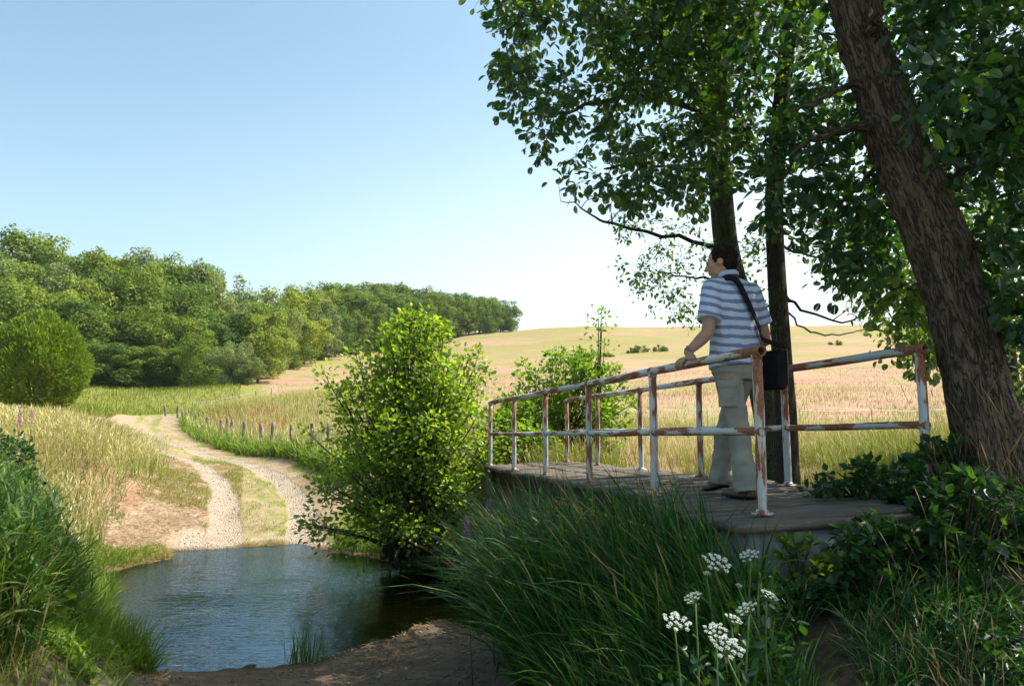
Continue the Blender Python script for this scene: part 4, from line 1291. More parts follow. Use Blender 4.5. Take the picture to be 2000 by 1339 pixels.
def near_tree(name, label, base, trunk_pts, trunk_r, limbs, clusters, bark, tn=18, group=None, trunk_fn=None, twig_r=0.011):
    """trunk and limbs are given, every leaf cluster is joined to the nearest limb by a curved twig"""
    root = empty(name, base)
    tag(root, label, 'tree', group)
    bl = np.asarray(base, float)
    def put(mb, nm, mat, smooth=False, tc=False):
        o = mb.build(nm, mat, root, smooth, loc=bl, with_tc=tc)
        o.location = (0, 0, 0)
        return o
    mt = MB()
    tp = spline(trunk_pts, 60 if trunk_fn is None else 260)
    tr = np.interp(np.linspace(0, 1, len(tp)), np.linspace(0, 1, len(trunk_r)), trunk_r)
    mt.tube(tp, tr, tn)
    if trunk_fn: trunk_fn(mt)
    nodes, nrad = [tp[i] for i in range(len(tp) // 5, len(tp))], [tr[i] for i in range(len(tp) // 5, len(tp))]
    mbr = MB()
    for (pts, r0, r1) in limbs:
        p = spline(pts, 16)
        rr = np.linspace(r0, r1, 16)
        p[2:-1] += RNG.normal(size=(13, 3)) * 0.012
        mbr.tube(p, rr, 9)
        nodes += list(p[3:]); nrad += list(rr[3:])
    nodes = np.array(nodes); nrad = np.array(nrad)
    leafsets = {}
    for cl in clusters:
        T = cl['pts']
        # nearest clusters first, so twigs branch from twigs
        d0 = np.array([np.min(np.sum((nodes - t) ** 2, 1)) for t in T])
        for t in T[np.argsort(d0)]:
            dd = np.sum((nodes - t) ** 2, 1)
            k = int(np.argmin(dd))
            if dd[k] < 1e-4: continue
            a = nodes[k]
            ln = math.sqrt(dd[k])
            mid = (a + t) / 2 + np.array([0, 0, 0.10 * ln]) + RNG.normal(size=3) * 0.08 * ln
            q3 = a * .25 + t * .75 + np.array([0, 0, 0.07 * ln]) + RNG.normal(size=3) * 0.05 * ln
            path = spline([a, mid, q3, t], 7)
            r0 = min(nrad[k] * 0.75, twig_r * (0.35 + 1.0 * min(ln, 1.6)))
            rad = np.linspace(r0, 0.0018, 7)
            mbr.tube(path, rad, 5 if r0 > .006 else 4, caps=False)
            nodes = np.vstack([nodes, path[2:6]]); nrad = np.concatenate([nrad, rad[2:6]])
            # leaves along the outer end and round it
            n = max(2, int(cl['n'] * RNG.uniform(.6, 1.4)))
            f = RNG.uniform(3.2, 6, n)
            i = np.minimum(f.astype(int), 5)
            p = path[i] + (path[i + 1] - path[i]) * (f - i)[:, None]
            tan = unit(path[6] - path[3])
            off = unit(RNG.normal(size=(n, 3)) + tan * 0.4)
            sp = RNG.uniform(0.0, 1, n) * cl['spread']
            p = p + off * sp[:, None]
            dr = unit(off * 0.8 + tan * 0.5 + np.array([0, 0, cl.get('droop', -0.35)]) + RNG.normal(size=(n, 3)) * .3)
            nr = unit(np.array([0, 0, 1.0]) + RNG.normal(size=(n, 3)) * cl.get('flat', 0.6))
            leafsets.setdefault(cl['mat'], []).append((p, dr, nr, RNG.uniform(.6, 1.2, n) * cl['L'], cl['W'], cl['kind']))
            for q in range(0, n, 3):
                mbr.tube([p[q] - off[q] * sp[q], p[q]], [0.002, 0.0012], 3, caps=False)
    put(mt, 'trunk', bark, True, True)
    if mbr.n: put(mbr, 'branches', bark, True, True)
    for mk, ls in leafsets.items():
        ml = MB()
        for (p, dr, nr, L, W, kd) in ls:
            leaves(ml, p, dr, nr, L, L * W * RNG.uniform(.85, 1.15, len(L)), RNG.uniform(.05, .4), kd)
        put(ml, 'foliage', M[mk])
    return root
def DD(*a): return [D(*t) for t in a]

# alder behind the man: its trunk passes behind his head, its crown spreads to the left
baseA = D(1512, 945, 8.2); baseA[2] = hz(baseA[0], baseA[1]) - .05
tpA = [baseA] + DD((1505, 880, 8.2), (1490, 770, 8.2), (1455, 620, 8.1), (1422, 500, 8.1), (1410, 400, 8.1), (1403, 280, 8.1), (1400, 150, 8.1), (1408, 0, 8.1), (1412, -250, 8.2), (1400, -520, 8.3))
limA = [
    (DD((1405, 250, 8.1), (1330, 150, 7.6), (1285, 60, 7.2), (1270, -60, 7.0)), .045, .02),
    (DD((1283, 20, 7.1), (1262, 110, 6.9), (1215, 190, 6.7), (1170, 270, 6.6)), .028, .012),
    (DD((1405, 230, 8.1), (1300, 195, 7.4), (1200, 190, 6.9), (1120, 215, 6.5), (1060, 230, 6.4)), .035, .009),
    (DD((1270, -60, 7.0), (1150, -50, 6.6), (1060, -10, 6.3), (990, 60, 6.2)), .02, .008),
    (DD((1400, 150, 8.1), (1440, 90, 7.6), (1470, 0, 7.4), (1490, -120, 7.3)), .035, .015),
    (DD((1404, 330, 8.1), (1330, 330, 7.4), (1250, 320, 7.0), (1180, 330, 6.8)), .022, .008),
    (DD((1395, 484, 8.1), (1340, 466, 8.0), (1260, 452, 7.9), (1185, 434, 7.8), (1165, 425, 7.8), (1130, 400, 7.7), (1095, 393, 7.7)), .026, .004),
    (DD((1398, 548, 8.1), (1340, 541, 8.0), (1270, 528, 8.0)), .016, .004),
    (DD((1185, 434, 7.8), (1215, 405, 7.9), (1200, 380, 7.9)), .006, .003),
    (DD((1260, 452, 7.9), (1225, 430, 7.9), (1220, 400, 8.0)), .006, .003),
    (DD((1425, 500, 8.1), (1448, 530, 8.0), (1455, 560, 8.0)), .012, .006),
    (DD((1408, -100, 8.1), (1300, -300, 7.4), (1200, -420, 7.0)), .04, .015),
    (DD((1410, -200, 8.1), (1520, -380, 7.6), (1620, -480, 7.2)), .04, .015),
]
polyA = [(925, 35), (960, 20), (990, -70), (1500, -70), (1485, 110), (1478, 250), (1460, 330), (1440, 400), (1400, 430), (1350, 400), (1290, 385), (1250, 405), (1180, 385), (1125, 395), (1100, 330), (1060, 320), (1025, 330), (1008, 280), (1030, 240), (970, 215), (985, 160), (945, 130), (940, 80)]
polyA2 = [(1190, 430), (1290, 420), (1390, 455), (1390, 640), (1330, 640), (1260, 600), (1235, 560), (1190, 520), (1250, 500), (1210, 470)]
near_tree('alder_tree', 'alder whose dark round-leaved crown overhangs the water, its trunk rising straight behind the man', baseA, tpA,
          [.175, .15, .14, .135, .13, .125, .12, .11, .10, .08, .05], limA,
          [dict(pts=region(360, polyA, 5.7, 7.7, [(1095, 95, 48, 38), (1020, 300, 22, 20), (1130, 340, 14, 14)]), n=16, spread=.17, L=.080, W=.74, kind='round', mat='alder'),
           dict(pts=region(190, [(1150, -20), (1430, -20), (1440, 330), (1300, 350), (1180, 300)], 7.4, 8.8), n=14, spread=.18, L=.072, W=.74, kind='round', mat='small_leaf'),  # lighter leaf colour stands in for backlit patches inside the dark crown
           dict(pts=region(120, polyA2, 7.2, 8.6), n=9, spread=.12, L=.05, W=.62, kind='ovate', mat='small_leaf', droop=-.1),
           dict(pts=sphere_pts(280, (1.6, 7.4, 7.4), (2.2, 2.0, 1.7)), n=14, spread=.2, L=.10, W=.74, kind='round', mat='alder')],  # unseen upper crown, filled out to shade the left bank
          M['bark_alder'])
# ivy-like leaves hugging the alder trunk
# slim tree behind the bag
baseB = D(1540, 955, 7.6); baseB[2] = hz(baseB[0], baseB[1]) - .05
tpB = [baseB] + DD((1537, 850, 7.6), (1530, 740, 7.6), (1522, 620, 7.6), (1515, 500, 7.6), (1512, 400, 7.6), (1518, 300, 7.6), (1528, 180, 7.6), (1540, 60, 7.6), (1552, -80, 7.6), (1570, -320, 7.6))
limB = [
    (DD((1524, 230, 7.6), (1500, 190, 7.5), (1480, 150, 7.4)), .012, .005),
    (DD((1517, 195, 7.6), (1580, 190, 7.4), (1640, 185, 7.2)), .014, .006),
    (DD((1530, 100, 7.6), (1580, 75, 7.3), (1640, 62, 7.1)), .018, .012),
    (DD((1535, 50, 7.6), (1570, 30, 7.4), (1620, 10, 7.2)), .018, .010),
    (DD((1520, 560, 7.6), (1560, 600, 7.8), (1620, 625, 8.0), (1680, 620, 8.2), (1720, 590, 8.4)), .018, .006),
    (DD((1522, 590, 7.6), (1570, 640, 7.6), (1640, 655, 7.7), (1700, 640, 7.8)), .012, .004),
    (DD((1514, 470, 7.6), (1580, 500, 7.9), (1660, 480, 8.1), (1730, 440, 8.3)), .015, .005),
    (DD((1512, 430, 7.6), (1470, 440, 7.4), (1450, 470, 7.3)), .010, .004),
    (DD((1560, -150, 7.6), (1660, -300, 7.2), (1760, -380, 7.0)), .03, .012),
    (DD((1548, -100, 7.6), (1460, -300, 7.6), (1400, -420, 7.6)), .03, .012),
]
near_tree('slim_tree', 'slim dark-stemmed tree standing just behind the black bag, with light airy leaves', baseB, tpB,
          [.115, .105, .10, .095, .09, .088, .085, .083, .08, .07, .045], limB,
          [dict(pts=region(130, [(1430, -40), (1600, -40), (1660, 200), (1600, 330), (1440, 360)], 7.2, 8.8), n=13, spread=.16, L=.06, W=.62, kind='ovate', mat='small_leaf', droop=-.1),
           dict(pts=region(150, [(1540, 420), (1760, 380), (1800, 560), (1790, 660), (1680, 640), (1640, 560), (1560, 520)], 7.8, 9.4), n=12, spread=.17, L=.058, W=.62, kind='ovate', mat='small_leaf', droop=-.1),
           dict(pts=region(45, [(1430, 430), (1510, 440), (1510, 640), (1450, 610)], 7.4, 8.4), n=8, spread=.12, L=.052, W=.62, kind='ovate', mat='small_leaf', droop=-.1),
           dict(pts=sphere_pts(230, (2.9, 7.6, 6.9), (1.9, 1.9, 1.7)), n=14, spread=.2, L=.095, W=.7, kind='ovate', mat='alder')],  # crown above the view, added to keep the foreground in shade
          M['bark_thin'])
# the big leaning tree
baseC = D(1960, 975, 4.55); baseC[2] = hz(baseC[0], baseC[1]) - .12
tpC = [baseC] + DD((1948, 900, 4.6), (1920, 800, 4.65), (1898, 700, 4.7), (1872, 600, 4.75), (1841, 500, 4.8), (1802, 400, 4.85), (1765, 310, 4.9), (1735, 230, 4.95), (1709, 150, 5.0), (1678, 60, 5.05), (1655, -30, 5.1), (1630, -150, 5.2), (1590, -330, 5.3))
def trunkC(mb):
    # ridged bark, swellings at old branch scars, flared foot
    V = mb.V[0]; tc = mb.tc[0]
    n = 72
    m = len(V) // n
    cen = V[:m * n].reshape(m, n, 3).mean(1)
    cc = np.repeat(cen, n, 0)
    dv = unit(V[:m * n] - cc)
    r0 = np.linalg.norm(V[:m * n] - cc, axis=1)
    ln = tc[:m * n, 2]
    ax, ay = tc[:m * n, 0], tc[:m * n, 1]
    wx = ax + 0.015 * vnoise(ax * 12, ay * 12, ln * 5)
    wy = ay + 0.015 * vnoise(ay * 12 + 7, ax * 12, ln * 5)
    ridge = 1 - np.abs(vnoise(wx * 42, wy * 42, ln * 6.5))
    ridge2 = 1 - np.abs(vnoise(wx * 85 + 3, wy * 85, ln * 16))
    dsp = 0.014 * (ridge ** 2 - 0.5) + 0.006 * (ridge2 ** 2 - .5) + 0.012 * vnoise(ax * 6, ay * 6, ln * 1.8)
    for (L0, wd, am) in ((2.62, .10, .022), (1.75, .06, .015), (3.3, .07, .02), (3.05, .05, .014)):
        dsp += am * np.exp(-((ln - L0) / wd) ** 2) * (0.7 + .5 * vnoise(ax * 9, ay * 9, L0))
    fl = np.exp(-ln / 0.35)
    ang = np.arctan2(ay, ax)
    dsp += fl * (0.10 + 0.05 * np.cos(ang * 5 + 1))
    V[:m * n] += dv * dsp[:, None]
limC = [
    (DD((1722, 258, 4.95), (1670, 250, 4.85), (1620, 262, 4.75), (1590, 268, 4.7)), .040, .018),
    (DD((1712, 180, 5.0), (1660, 165, 4.9), (1600, 195, 4.8), (1540, 215, 4.9)), .026, .010),
    (DD((1700, 90, 5.0), (1712, 40, 4.8), (1722, -60, 4.7)), .045, .03),
    (DD((1590, 268, 4.75), (1560, 290, 4.9), (1530, 340, 5.2), (1480, 400, 5.5)), .014, .006),
    (DD((1745, 290, 4.9), (1700, 340, 5.4), (1640, 400, 5.8), (1600, 440, 6.0)), .022, .008),
    (DD((1765, 250, 5.05), (1830, 180, 5.0), (1900, 130, 4.7), (1980, 100, 4.5)), .035, .012),
    (DD((1800, 380, 4.9), (1870, 340, 4.8), (1950, 310, 4.6), (2050, 300, 4.5)), .03, .010),
    (DD((1730, -60, 4.7), (1850, -150, 4.6), (2000, -200, 4.5)), .04, .015),
    (DD((1640, -150, 5.2), (1500, -220, 5.4), (1380, -300, 5.6)), .05, .02),
    (DD((1850, 520, 4.85), (1910, 560, 5.2), (1990, 580, 5.6)), .02, .008),
]
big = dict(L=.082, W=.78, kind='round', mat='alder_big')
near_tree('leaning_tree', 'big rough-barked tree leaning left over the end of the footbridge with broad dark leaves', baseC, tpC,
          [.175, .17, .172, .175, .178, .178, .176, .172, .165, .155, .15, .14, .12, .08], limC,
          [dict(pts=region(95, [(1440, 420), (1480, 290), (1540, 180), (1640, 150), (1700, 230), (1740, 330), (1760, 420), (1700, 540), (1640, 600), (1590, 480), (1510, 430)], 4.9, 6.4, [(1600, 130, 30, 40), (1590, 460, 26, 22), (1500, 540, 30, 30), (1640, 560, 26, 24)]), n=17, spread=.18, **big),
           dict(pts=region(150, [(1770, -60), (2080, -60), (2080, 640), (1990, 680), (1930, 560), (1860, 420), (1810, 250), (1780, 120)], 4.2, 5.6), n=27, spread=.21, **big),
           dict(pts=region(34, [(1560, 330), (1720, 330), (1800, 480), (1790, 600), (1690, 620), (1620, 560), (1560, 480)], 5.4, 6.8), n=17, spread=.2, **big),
           dict(pts=region(50, [(1690, 560), (1830, 540), (1860, 690), (1790, 730), (1700, 680)], 5.2, 6.4), n=13, spread=.15, L=.07, W=.7, kind='round', mat='small_leaf'),  # lighter leaf colour stands in for sunlit sprays over the rail
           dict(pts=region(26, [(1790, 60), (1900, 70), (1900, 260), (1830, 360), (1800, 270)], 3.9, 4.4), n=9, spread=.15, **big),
           dict(pts=sphere_pts(300, (2.4, 5.0, 6.0), (2.4, 2.0, 1.3)), n=20, spread=.25, **big)],  # unseen overhead crown, its density set to shade the near ground
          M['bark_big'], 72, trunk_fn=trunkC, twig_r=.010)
# trees further right closing the grove
def grove_tree(label, x, y, h, lean, cc, cr, ncl, leafk, seed_r=.13, extra=()):
    z = hz(x, y) - .05
    top = np.array([x + lean[0], y + lean[1], z + h])
    tp = [np.array([x, y, z]), np.array([x + lean[0] * .2, y + lean[1] * .2, z + h * .25]), np.array([x + lean[0] * .55, y + lean[1] * .5, z + h * .6]), top]
    lim = []
    for k in range(7):
        f = RNG.uniform(.35, .95)
        a = tp[0] + (top - tp[0]) * f
        e = np.asarray(cc) + rand_unit(1)[0] * np.asarray(cr) * .75
        lim.append(([a, (a + e) / 2 + [0, 0, .15], e], .035, .012))
    near_tree('grove_tree', label, tp[0], tp, [seed_r, seed_r * .8, seed_r * .6, seed_r * .3], lim,
              [dict(pts=sphere_pts(ncl, cc, cr), n=14, spread=.26, L=.10, W=.72, kind='round', mat=leafk)] + list(extra), M['bark_thin'], 14, 'trees of the grove at the right')
grove_tree('dense leafy tree filling the space to the right of the leaning trunk', 5.1, 7.0, 6.5, (.2, 0), (5.0, 7.4, 5.0), (1.9, 1.6, 2.6), 330, 'alder')
grove_tree('leafy tree at the far right standing beyond the leaning trunk with sunlit yellow-green leaves', 7.2, 11.0, 7, (0, .4), (7.0, 10.8, 4.6), (2.0, 1.5, 2.6), 260, 'small_leaf')
grove_tree('unseen grove tree added nearest the viewer so its high crown shades the footbridge end', 5.6, 4.2, 7, (-.3, .3), (5.4, 4.7, 6.2), (2.0, 2.0, 1.8), 240, 'alder_big')  # tree added beyond the view to cast shade on the foreground

# undergrowth at the right end of the bridge
def ug(name, label, px, d, rx, ry, h, nst, nlf, mat, ls, seed, kind='ovate', **k):
    c = at_ground(px, d)
    return bush(name, label, (c[0], c[1], c[2] - .05), rx, ry, h, nst, nlf, M[mat], ls, seed, kind, **k)
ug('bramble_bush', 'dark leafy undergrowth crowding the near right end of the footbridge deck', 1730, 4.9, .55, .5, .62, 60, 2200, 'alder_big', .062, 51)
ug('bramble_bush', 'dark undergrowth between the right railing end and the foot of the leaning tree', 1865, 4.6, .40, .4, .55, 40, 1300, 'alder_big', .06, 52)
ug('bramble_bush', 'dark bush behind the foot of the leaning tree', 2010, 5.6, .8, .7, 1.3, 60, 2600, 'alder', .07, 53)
ug('hazel_shrub', 'sunlit yellow-green shrub behind the right railing beside the leaning trunk', 1800, 6.6, .6, .6, 1.9, 50, 2300, 'shrub', .07, 54)
ug('leafy_sapling', 'small broad-leaved sapling sprouting beside the right railing post', 1705, 5.5, .34, .3, 1.32, 9, 150, 'alder_big', .11, 55, 'round')
ug('leafy_plant', 'low broad-leaved plant on the deck edge right of the slim tree', 1640, 5.9, .40, .35, .42, 14, 240, 'alder_big', .09, 56, 'round')
ug('shore_bush', 'low bush added over the black shade under the far end of the footbridge', 945, 10.5, .62, .5, 1.05, 50, 2200, 'shrub', .065, 65)  # bush added where only dark shade lies, covering the abutment
ug('nettle_plant', 'low leafy weeds in the shade under the near end of the deck', 1530, 3.75, .35, .22, .30, 24, 420, 'alder_big', .06, 57)
ug('wild_bush', 'loose green weeds growing beside the far part of the footbridge behind the railings', 1330, 9.6, .9, .6, .95, 40, 1500, 'shrub', .06, 58)
ug('wild_bush', 'bright weeds at the foot of the alder behind the man', 1450, 8.9, .6, .5, .8, 30, 900, 'shrub', .055, 59)
ug('left_bank_herb', 'dark leafy herb with purple tips in front of the left dry bank', 25, 9.2, .35, .4, 1.15, 30, 1300, 'alder_big', .06, 60)
ug('left_bank_herb', 'leafy green nettles on the near left bank below the reeds', 30, 4.4, .40, .5, .32, 30, 600, 'grass', .05, 61)
for i, (px, py, d, s) in enumerate([(1252, 672, 150, 2.2), (1290, 674, 150, 1.6), (1185, 683, 135, .9), (1632, 668, 155, 1.4), (1236, 676, 148, 1.3)]):
    p = D(px, py, d)
    bush('field_bush', f"{['largest', 'second largest', 'smallest', 'third largest', 'fourth largest'][i]} of the tiny dark bushes far up the pasture", (p[0], p[1], hz(p[0], p[1]) - .2), s, s, s * .9, 12, 500, M['wood_a'], .35, 70 + i, 'quad', group='tiny dark bushes far up the pasture')

ug('bramble_bush', 'dark broad leaves hanging over the near right corner of the deck', 1745, 3.85, .30, .25, .42, 40, 900, 'alder_big', .06, 62)
ug('bramble_bush', 'dark leafy weeds on the earth in front of the leaning tree foot', 1880, 3.9, .32, .28, .48, 40, 1000, 'alder_big', .06, 63)
ug('bramble_bush', 'dark bush behind the deck between slim tree and right railing end', 1690, 6.3, .6, .4, .75, 40, 1400, 'alder_big', .07, 64)

ug('bramble_bush', 'small dark bramble in front of the deck edge under the right railing', 1672, 3.72, .22, .2, .42, 30, 650, 'alder_big', .055, 66)
ug('deck_edge_weeds', 'green weeds growing up against the near edge of the deck', 1560, 3.95, .32, .15, .36, 26, 420, 'shrub', .055, 67)

# ------------------------------------------------------------------ white umbels
def umbel_plant(label, x, y, heads, seed):
    """heads: list of (px, py, d, radius, flatness); stems rise from one root"""
    r = np.random.default_rng(seed)
    z = hz(x, y)
    root = empty('umbel_plant', (x, y, z))
    tag(root, label, 'wild flower')
    bl = np.array([x, y, z])
    ms, ml = MB(), MB()
    for (px, py, d, R, tilt) in heads:
        R *= 1.15
        e = D(px, py, d)
        mid = (bl + e) / 2 + np.array([r.normal() * .03, r.normal() * .03, .02])
        neck = e - np.array([0, 0, R * 0.9])
        p = spline([bl, mid, neck], 10)
        ms.tube(p, np.linspace(.006, .0032, 10), 6)
        mf = MB()
        nray = 17
        ta = r.uniform(0, 6.28)
        up = unit(np.array([math.cos(ta) * tilt, -abs(math.sin(ta)) * tilt - tilt * .5, 1]))
        e1 = unit(np.cross(up, [1, 0.2, 0])); e2 = np.cross(up, e1)
        for k in range(nray):
            rr = R * math.sqrt((k + .5) / nray)
            a = k * 2.4 + r.normal() * .12
            c = neck + up * (R * 0.9 - 0.35 * rr * rr / R) + (e1 * math.cos(a) + e2 * math.sin(a)) * rr * r.uniform(.9, 1.1)
            ms.tube([neck, (neck + c) / 2 + (c - neck) * .08, c], [.0014, .0011, .001], 3, caps=False)
            for j in range(18):
                q = R * .17 * math.sqrt((j + .5) / 18); b = j * 2.4
                fc = c + (e1 * math.cos(b) + e2 * math.sin(b)) * q + up * (.005 - q * q * 40 + r.normal() * .0008)
                nn = unit(up + r.normal(size=3) * .35)
                d1 = unit(np.cross(nn, r.normal(size=3)))
                d2 = np.cross(nn, d1)
                for s in range(4):
                    dv = math.cos(s * 1.57 + .3) * d1 + math.sin(s * 1.57 + .3) * d2
                    leaves(mf, fc[None], dv[None], nn[None], np.array([R * .048]), np.array([R * .042]), .1, 'quad')
        o = mf.build('flower_head', M['petal'], root, loc=bl); o.location = (0, 0, 0)
    n = 150
    k = r.integers(0, len(heads), n)
    P = []
    for q in k:
        e = D(*heads[q][:3]); f = r.uniform(0.1, .75)
        P.append(bl + (e - bl) * f + r.normal(size=3) * np.array([.07, .07, .05]))
    P = np.array(P)
    L = r.uniform(.03, .075, n)
    leaves(ml, P, unit(r.normal(size=(n, 3)) + [0, 0, .1]), unit(r.normal(size=(n, 3)) * .5 + [0, 0, 1]), L, L * .5, .2, 'ovate')
    o = ml.build('leaves', M['alder_big'], root, loc=bl); o.location = (0, 0, 0)
    o = ms.build('stem', M['stem'], root, True, loc=bl); o.location = (0, 0, 0)
def gp(px, d): 
    p = D(px, 1300, d); return p[0], p[1]
umbel_plant('white-flowered umbel plant with two heads just below the near end of the deck', *gp(1465, 3.35), [(1395, 1087, 3.25, .052, .5), (1466, 1077, 3.3, .034, .5), (1380, 1118, 3.3, .014, .3)], 1)
umbel_plant('white umbel plant with the lone left flower head among the arching grass', *gp(1335, 2.9), [(1317, 1203, 2.85, .042, .45), (1358, 1160, 3.0, .030, .5)], 2)
umbel_plant('white umbel plant with four heads stacked above each other, the lowest flower biggest', *gp(1440, 2.75), [(1417, 1250, 2.65, .046, .45), (1398, 1222, 2.75, .034, .4), (1428, 1203, 2.8, .027, .4), (1462, 1181, 2.85, .032, .5)], 3)
umbel_plant('white umbel plant with a single small head at the right of the flowers', *gp(1510, 3.05), [(1496, 1156, 3.0, .030, .5), (1442, 1142, 3.1, .012, .3)], 4)

def purple_spike(px, py, d, label, n=90, h=.16):
    p = D(px, py, d)
    z = hz(p[0], p[1])
    root = empty('purple_loosestrife', (p[0], p[1], z))
    tag(root, label, 'wild flower', 'purple loosestrife spikes')
    bl = np.array(root.location)
    ms = MB(); ms.tube(spline([[p[0] + .05, p[1], z], [p[0] + .02, p[1], (z + p[2]) / 2], p], 6), np.linspace(.005, .002, 6), 5)
    o = ms.build('stem', M['stem'], root, loc=bl); o.location = (0, 0, 0)
    r = np.random.default_rng(int(px))
    t = r.uniform(0, 1, n)
    a = r.uniform(0, 6.28, n)
    P = p[None] + np.stack([np.cos(a) * .012 * (1.1 - t), np.sin(a) * .012 * (1.1 - t), (t - 1) * h], 1)
    dr = unit(np.stack([np.cos(a), np.sin(a), .5 + 0 * a], 1))
    ml = MB(); leaves(ml, P, dr, rand_unit(n), np.full(n, .022), np.full(n, .013), .2, 'quad')
    o = ml.build('flower_spike', M['purple'], root, loc=bl); o.location = (0, 0, 0)
purple_spike(912, 1010, 5.9, 'purple flower spike at the left tip of the arching grass clump')
purple_spike(955, 975, 6.4, 'small purple flower spike near the top of the arching grass clump', 50, .09)
purple_spike(40, 792, 10.5, 'purple flower spike on the left bank in front of the round bush', 140, .3)
purple_spike(62, 800, 11, 'purple flower spike beside the dry grass of the left bank', 90, .2)

# tuft of reed standing at the water's near edge
c = D(592, 1300, 7.1)
x = c[0] + RNG.normal(0, .07, 70); y = c[1] + RNG.normal(0, .05, 70)
o = grow('reed_tuft', None, None, M['reed'], x, y, (.12, .42), (.008, .015), (0, .25), (.05, .5), seg=5)
tag(o, 'small tuft of upright green reed standing alone at the near water edge', 'reed tuft')

# ------------------------------------------------------------------ loose stones
def stones(name, label, x, y, smin, smax, mat, seed):
    r = np.random.default_rng(seed)
    z = H(x, y)
    mb = MB()
    base = MB().ball([0, 0, 0], 1.0, 7, 5)
    V0 = base.V[0]; F0 = base.Fs
    n = len(x)
    s = r.uniform(0, 1, n) ** 3 * (smax - smin) + smin
    a = r.uniform(0, 6.28, n)
    sc = np.stack([s * r.uniform(.8, 1.3, n), s * r.uniform(.7, 1.1, n), s * r.uniform(.4, .7, n)], 1)
    V = V0[None] * (1 + r.normal(size=(n, len(V0), 1)) * .10) * sc[:, None]
    ca, sa = np.cos(a)[:, None], np.sin(a)[:, None]
    V = np.stack([V[..., 0] * ca - V[..., 1] * sa, V[..., 0] * sa + V[..., 1] * ca, V[..., 2]], -1)
    V += np.stack([x, y, z + s * .2], 1)[:, None]
    fs = [(np.arange(n)[:, None, None] * len(V0) + f[None]).reshape(-1, f.shape[1]) for f in F0]
    mb.add(V.reshape(-1, 3), *fs)
    tag(mb.build(name, mat, smooth=True), label, 'gravel', kind='stuff')
def stonemat():
    t = NT('flint_gravel')
    r = t.geo('Random Per Island')
    c = t.ramp(r, [(0, (0.16, 0.12, 0.09)), (.35, (0.36, 0.28, 0.21)), (.7, (0.42, 0.34, 0.265)), (1, (0.54, 0.47, 0.39))])
    c = t.mix(t.math('MULTIPLY', t.noise(t.obj(), 60, 3), .4), c, (.3, .24, .18))
    return t.end(t.bsdf(c, .8, None, .25))
M['stone'] = stonemat()
M['stone_dark'] = simplemat('brown_pebbles', (0.07, 0.05, 0.035), (0.24, 0.19, 0.145), 25, .8)
x, y = scatter(7500, 330, 700, 12.8, 26)
mk = masks(x, y); m = (mk['gravel'] > RNG.uniform(.35, 1.0, len(x))) & (mk['d'] > -.25)
stones('gravel', 'loose pale stones in the wheel ruts and on the far ford edge', x[m], y[m], .004, .026, M['stone'], 1)
x, y = scatter(16000, 230, 1100, 5.0, 9.2)
mk = masks(x, y); m = (fbm(x * 1.5, y * 1.5) > RNG.uniform(-1.0, 1.2, len(x))) & (mk['d'] > -.7)
stones('gravel', 'shaded pebbles on the near shore and in the shallows', x[m], y[m], .004, .020, M['stone_dark'], 2)

# ------------------------------------------------------------------ the man at the railing
M['skin'] = simplemat('skin', (0.30, 0.165, 0.11), (0.40, 0.235, 0.165), 9, 0.55, 0.15, 0.002, 0.35)
M['hair'] = simplemat('dark_hair', (0.006, 0.004, 0.003), (0.022, 0.014, 0.010), 60, 0.8, 0.6, 0.004, 0.1, (1, 1, .3))
M['bag'] = simplemat('black_nylon', (0.006, 0.006, 0.008), (0.014, 0.014, 0.017), 60, 0.75, 0.3, 0.002, 0.12)
M['shoe'] = simplemat('brown_leather', (0.08, 0.05, 0.035), (0.16, 0.11, 0.08), 30, 0.6)
M['metal'] = simplemat('watch_metal', (0.10, 0.10, 0.11), (0.16, 0.16, 0.17), 30, 0.35)
def trousermat():
    t = NT('khaki_cotton')
    n = t.noise(t.obj(), 7, 5)
    w = t.noise(t.mapping(t.obj(), (1, 1, .4)), 22, 4)
    c = t.ramp(n, [(.3, (0.20, 0.195, 0.165)), (.7, (0.30, 0.29, 0.245))])
    return t.end(t.bsdf(c, .9, t.bump(t.math('ADD', n, t.math('MULTIPLY', w, .5)), .5, .012), .15))
M['khaki'] = trousermat()
def shirtmat():
    t = NT('striped_cotton')
    z = t.n('ShaderNodeSeparateXYZ'); t.l(t.obj(), z.inputs[0])
    zq = t.math('ADD', z.outputs[2], t.math('MULTIPLY', t.math('SUBTRACT', t.noise(t.obj(), 5, 3), 0.5), 0.05))
    zq = t.math('SUBTRACT', zq, t.math('MULTIPLY', t.math('MULTIPLY', z.outputs[0], z.outputs[0]), 0.7))
    v = t.math('FRACT', t.math('MULTIPLY', t.math('ADD', zq, 1.0), 1 / 0.062))
    W, B1, B2 = (0.46, 0.52, 0.66), (0.02, 0.035, 0.10), (0.12, 0.18, 0.34)
    c = t.ramp(v, [(0.0, W), (0.50, B1), (0.58, B2), (0.66, B1), (0.72, B2), (0.82, B1), (0.90, W)], 'CONSTANT')
    c = t.mix(.25, c, t.mix(t.noise(t.obj(), 14, 4), (0.28, .33, .44), (.5, .55, .65)))
    f = t.noise(t.mapping(t.obj(), (1, 1, .45)), 11, 4, .5, .4)
    return t.end(t.bsdf(c, .9, t.bump(f, .6, .02), .15))
M['shirt'] = shirtmat()
M['collar'] = simplemat('shirt_collar', (0.34, 0.40, 0.52), (0.42, 0.48, 0.60), 20)

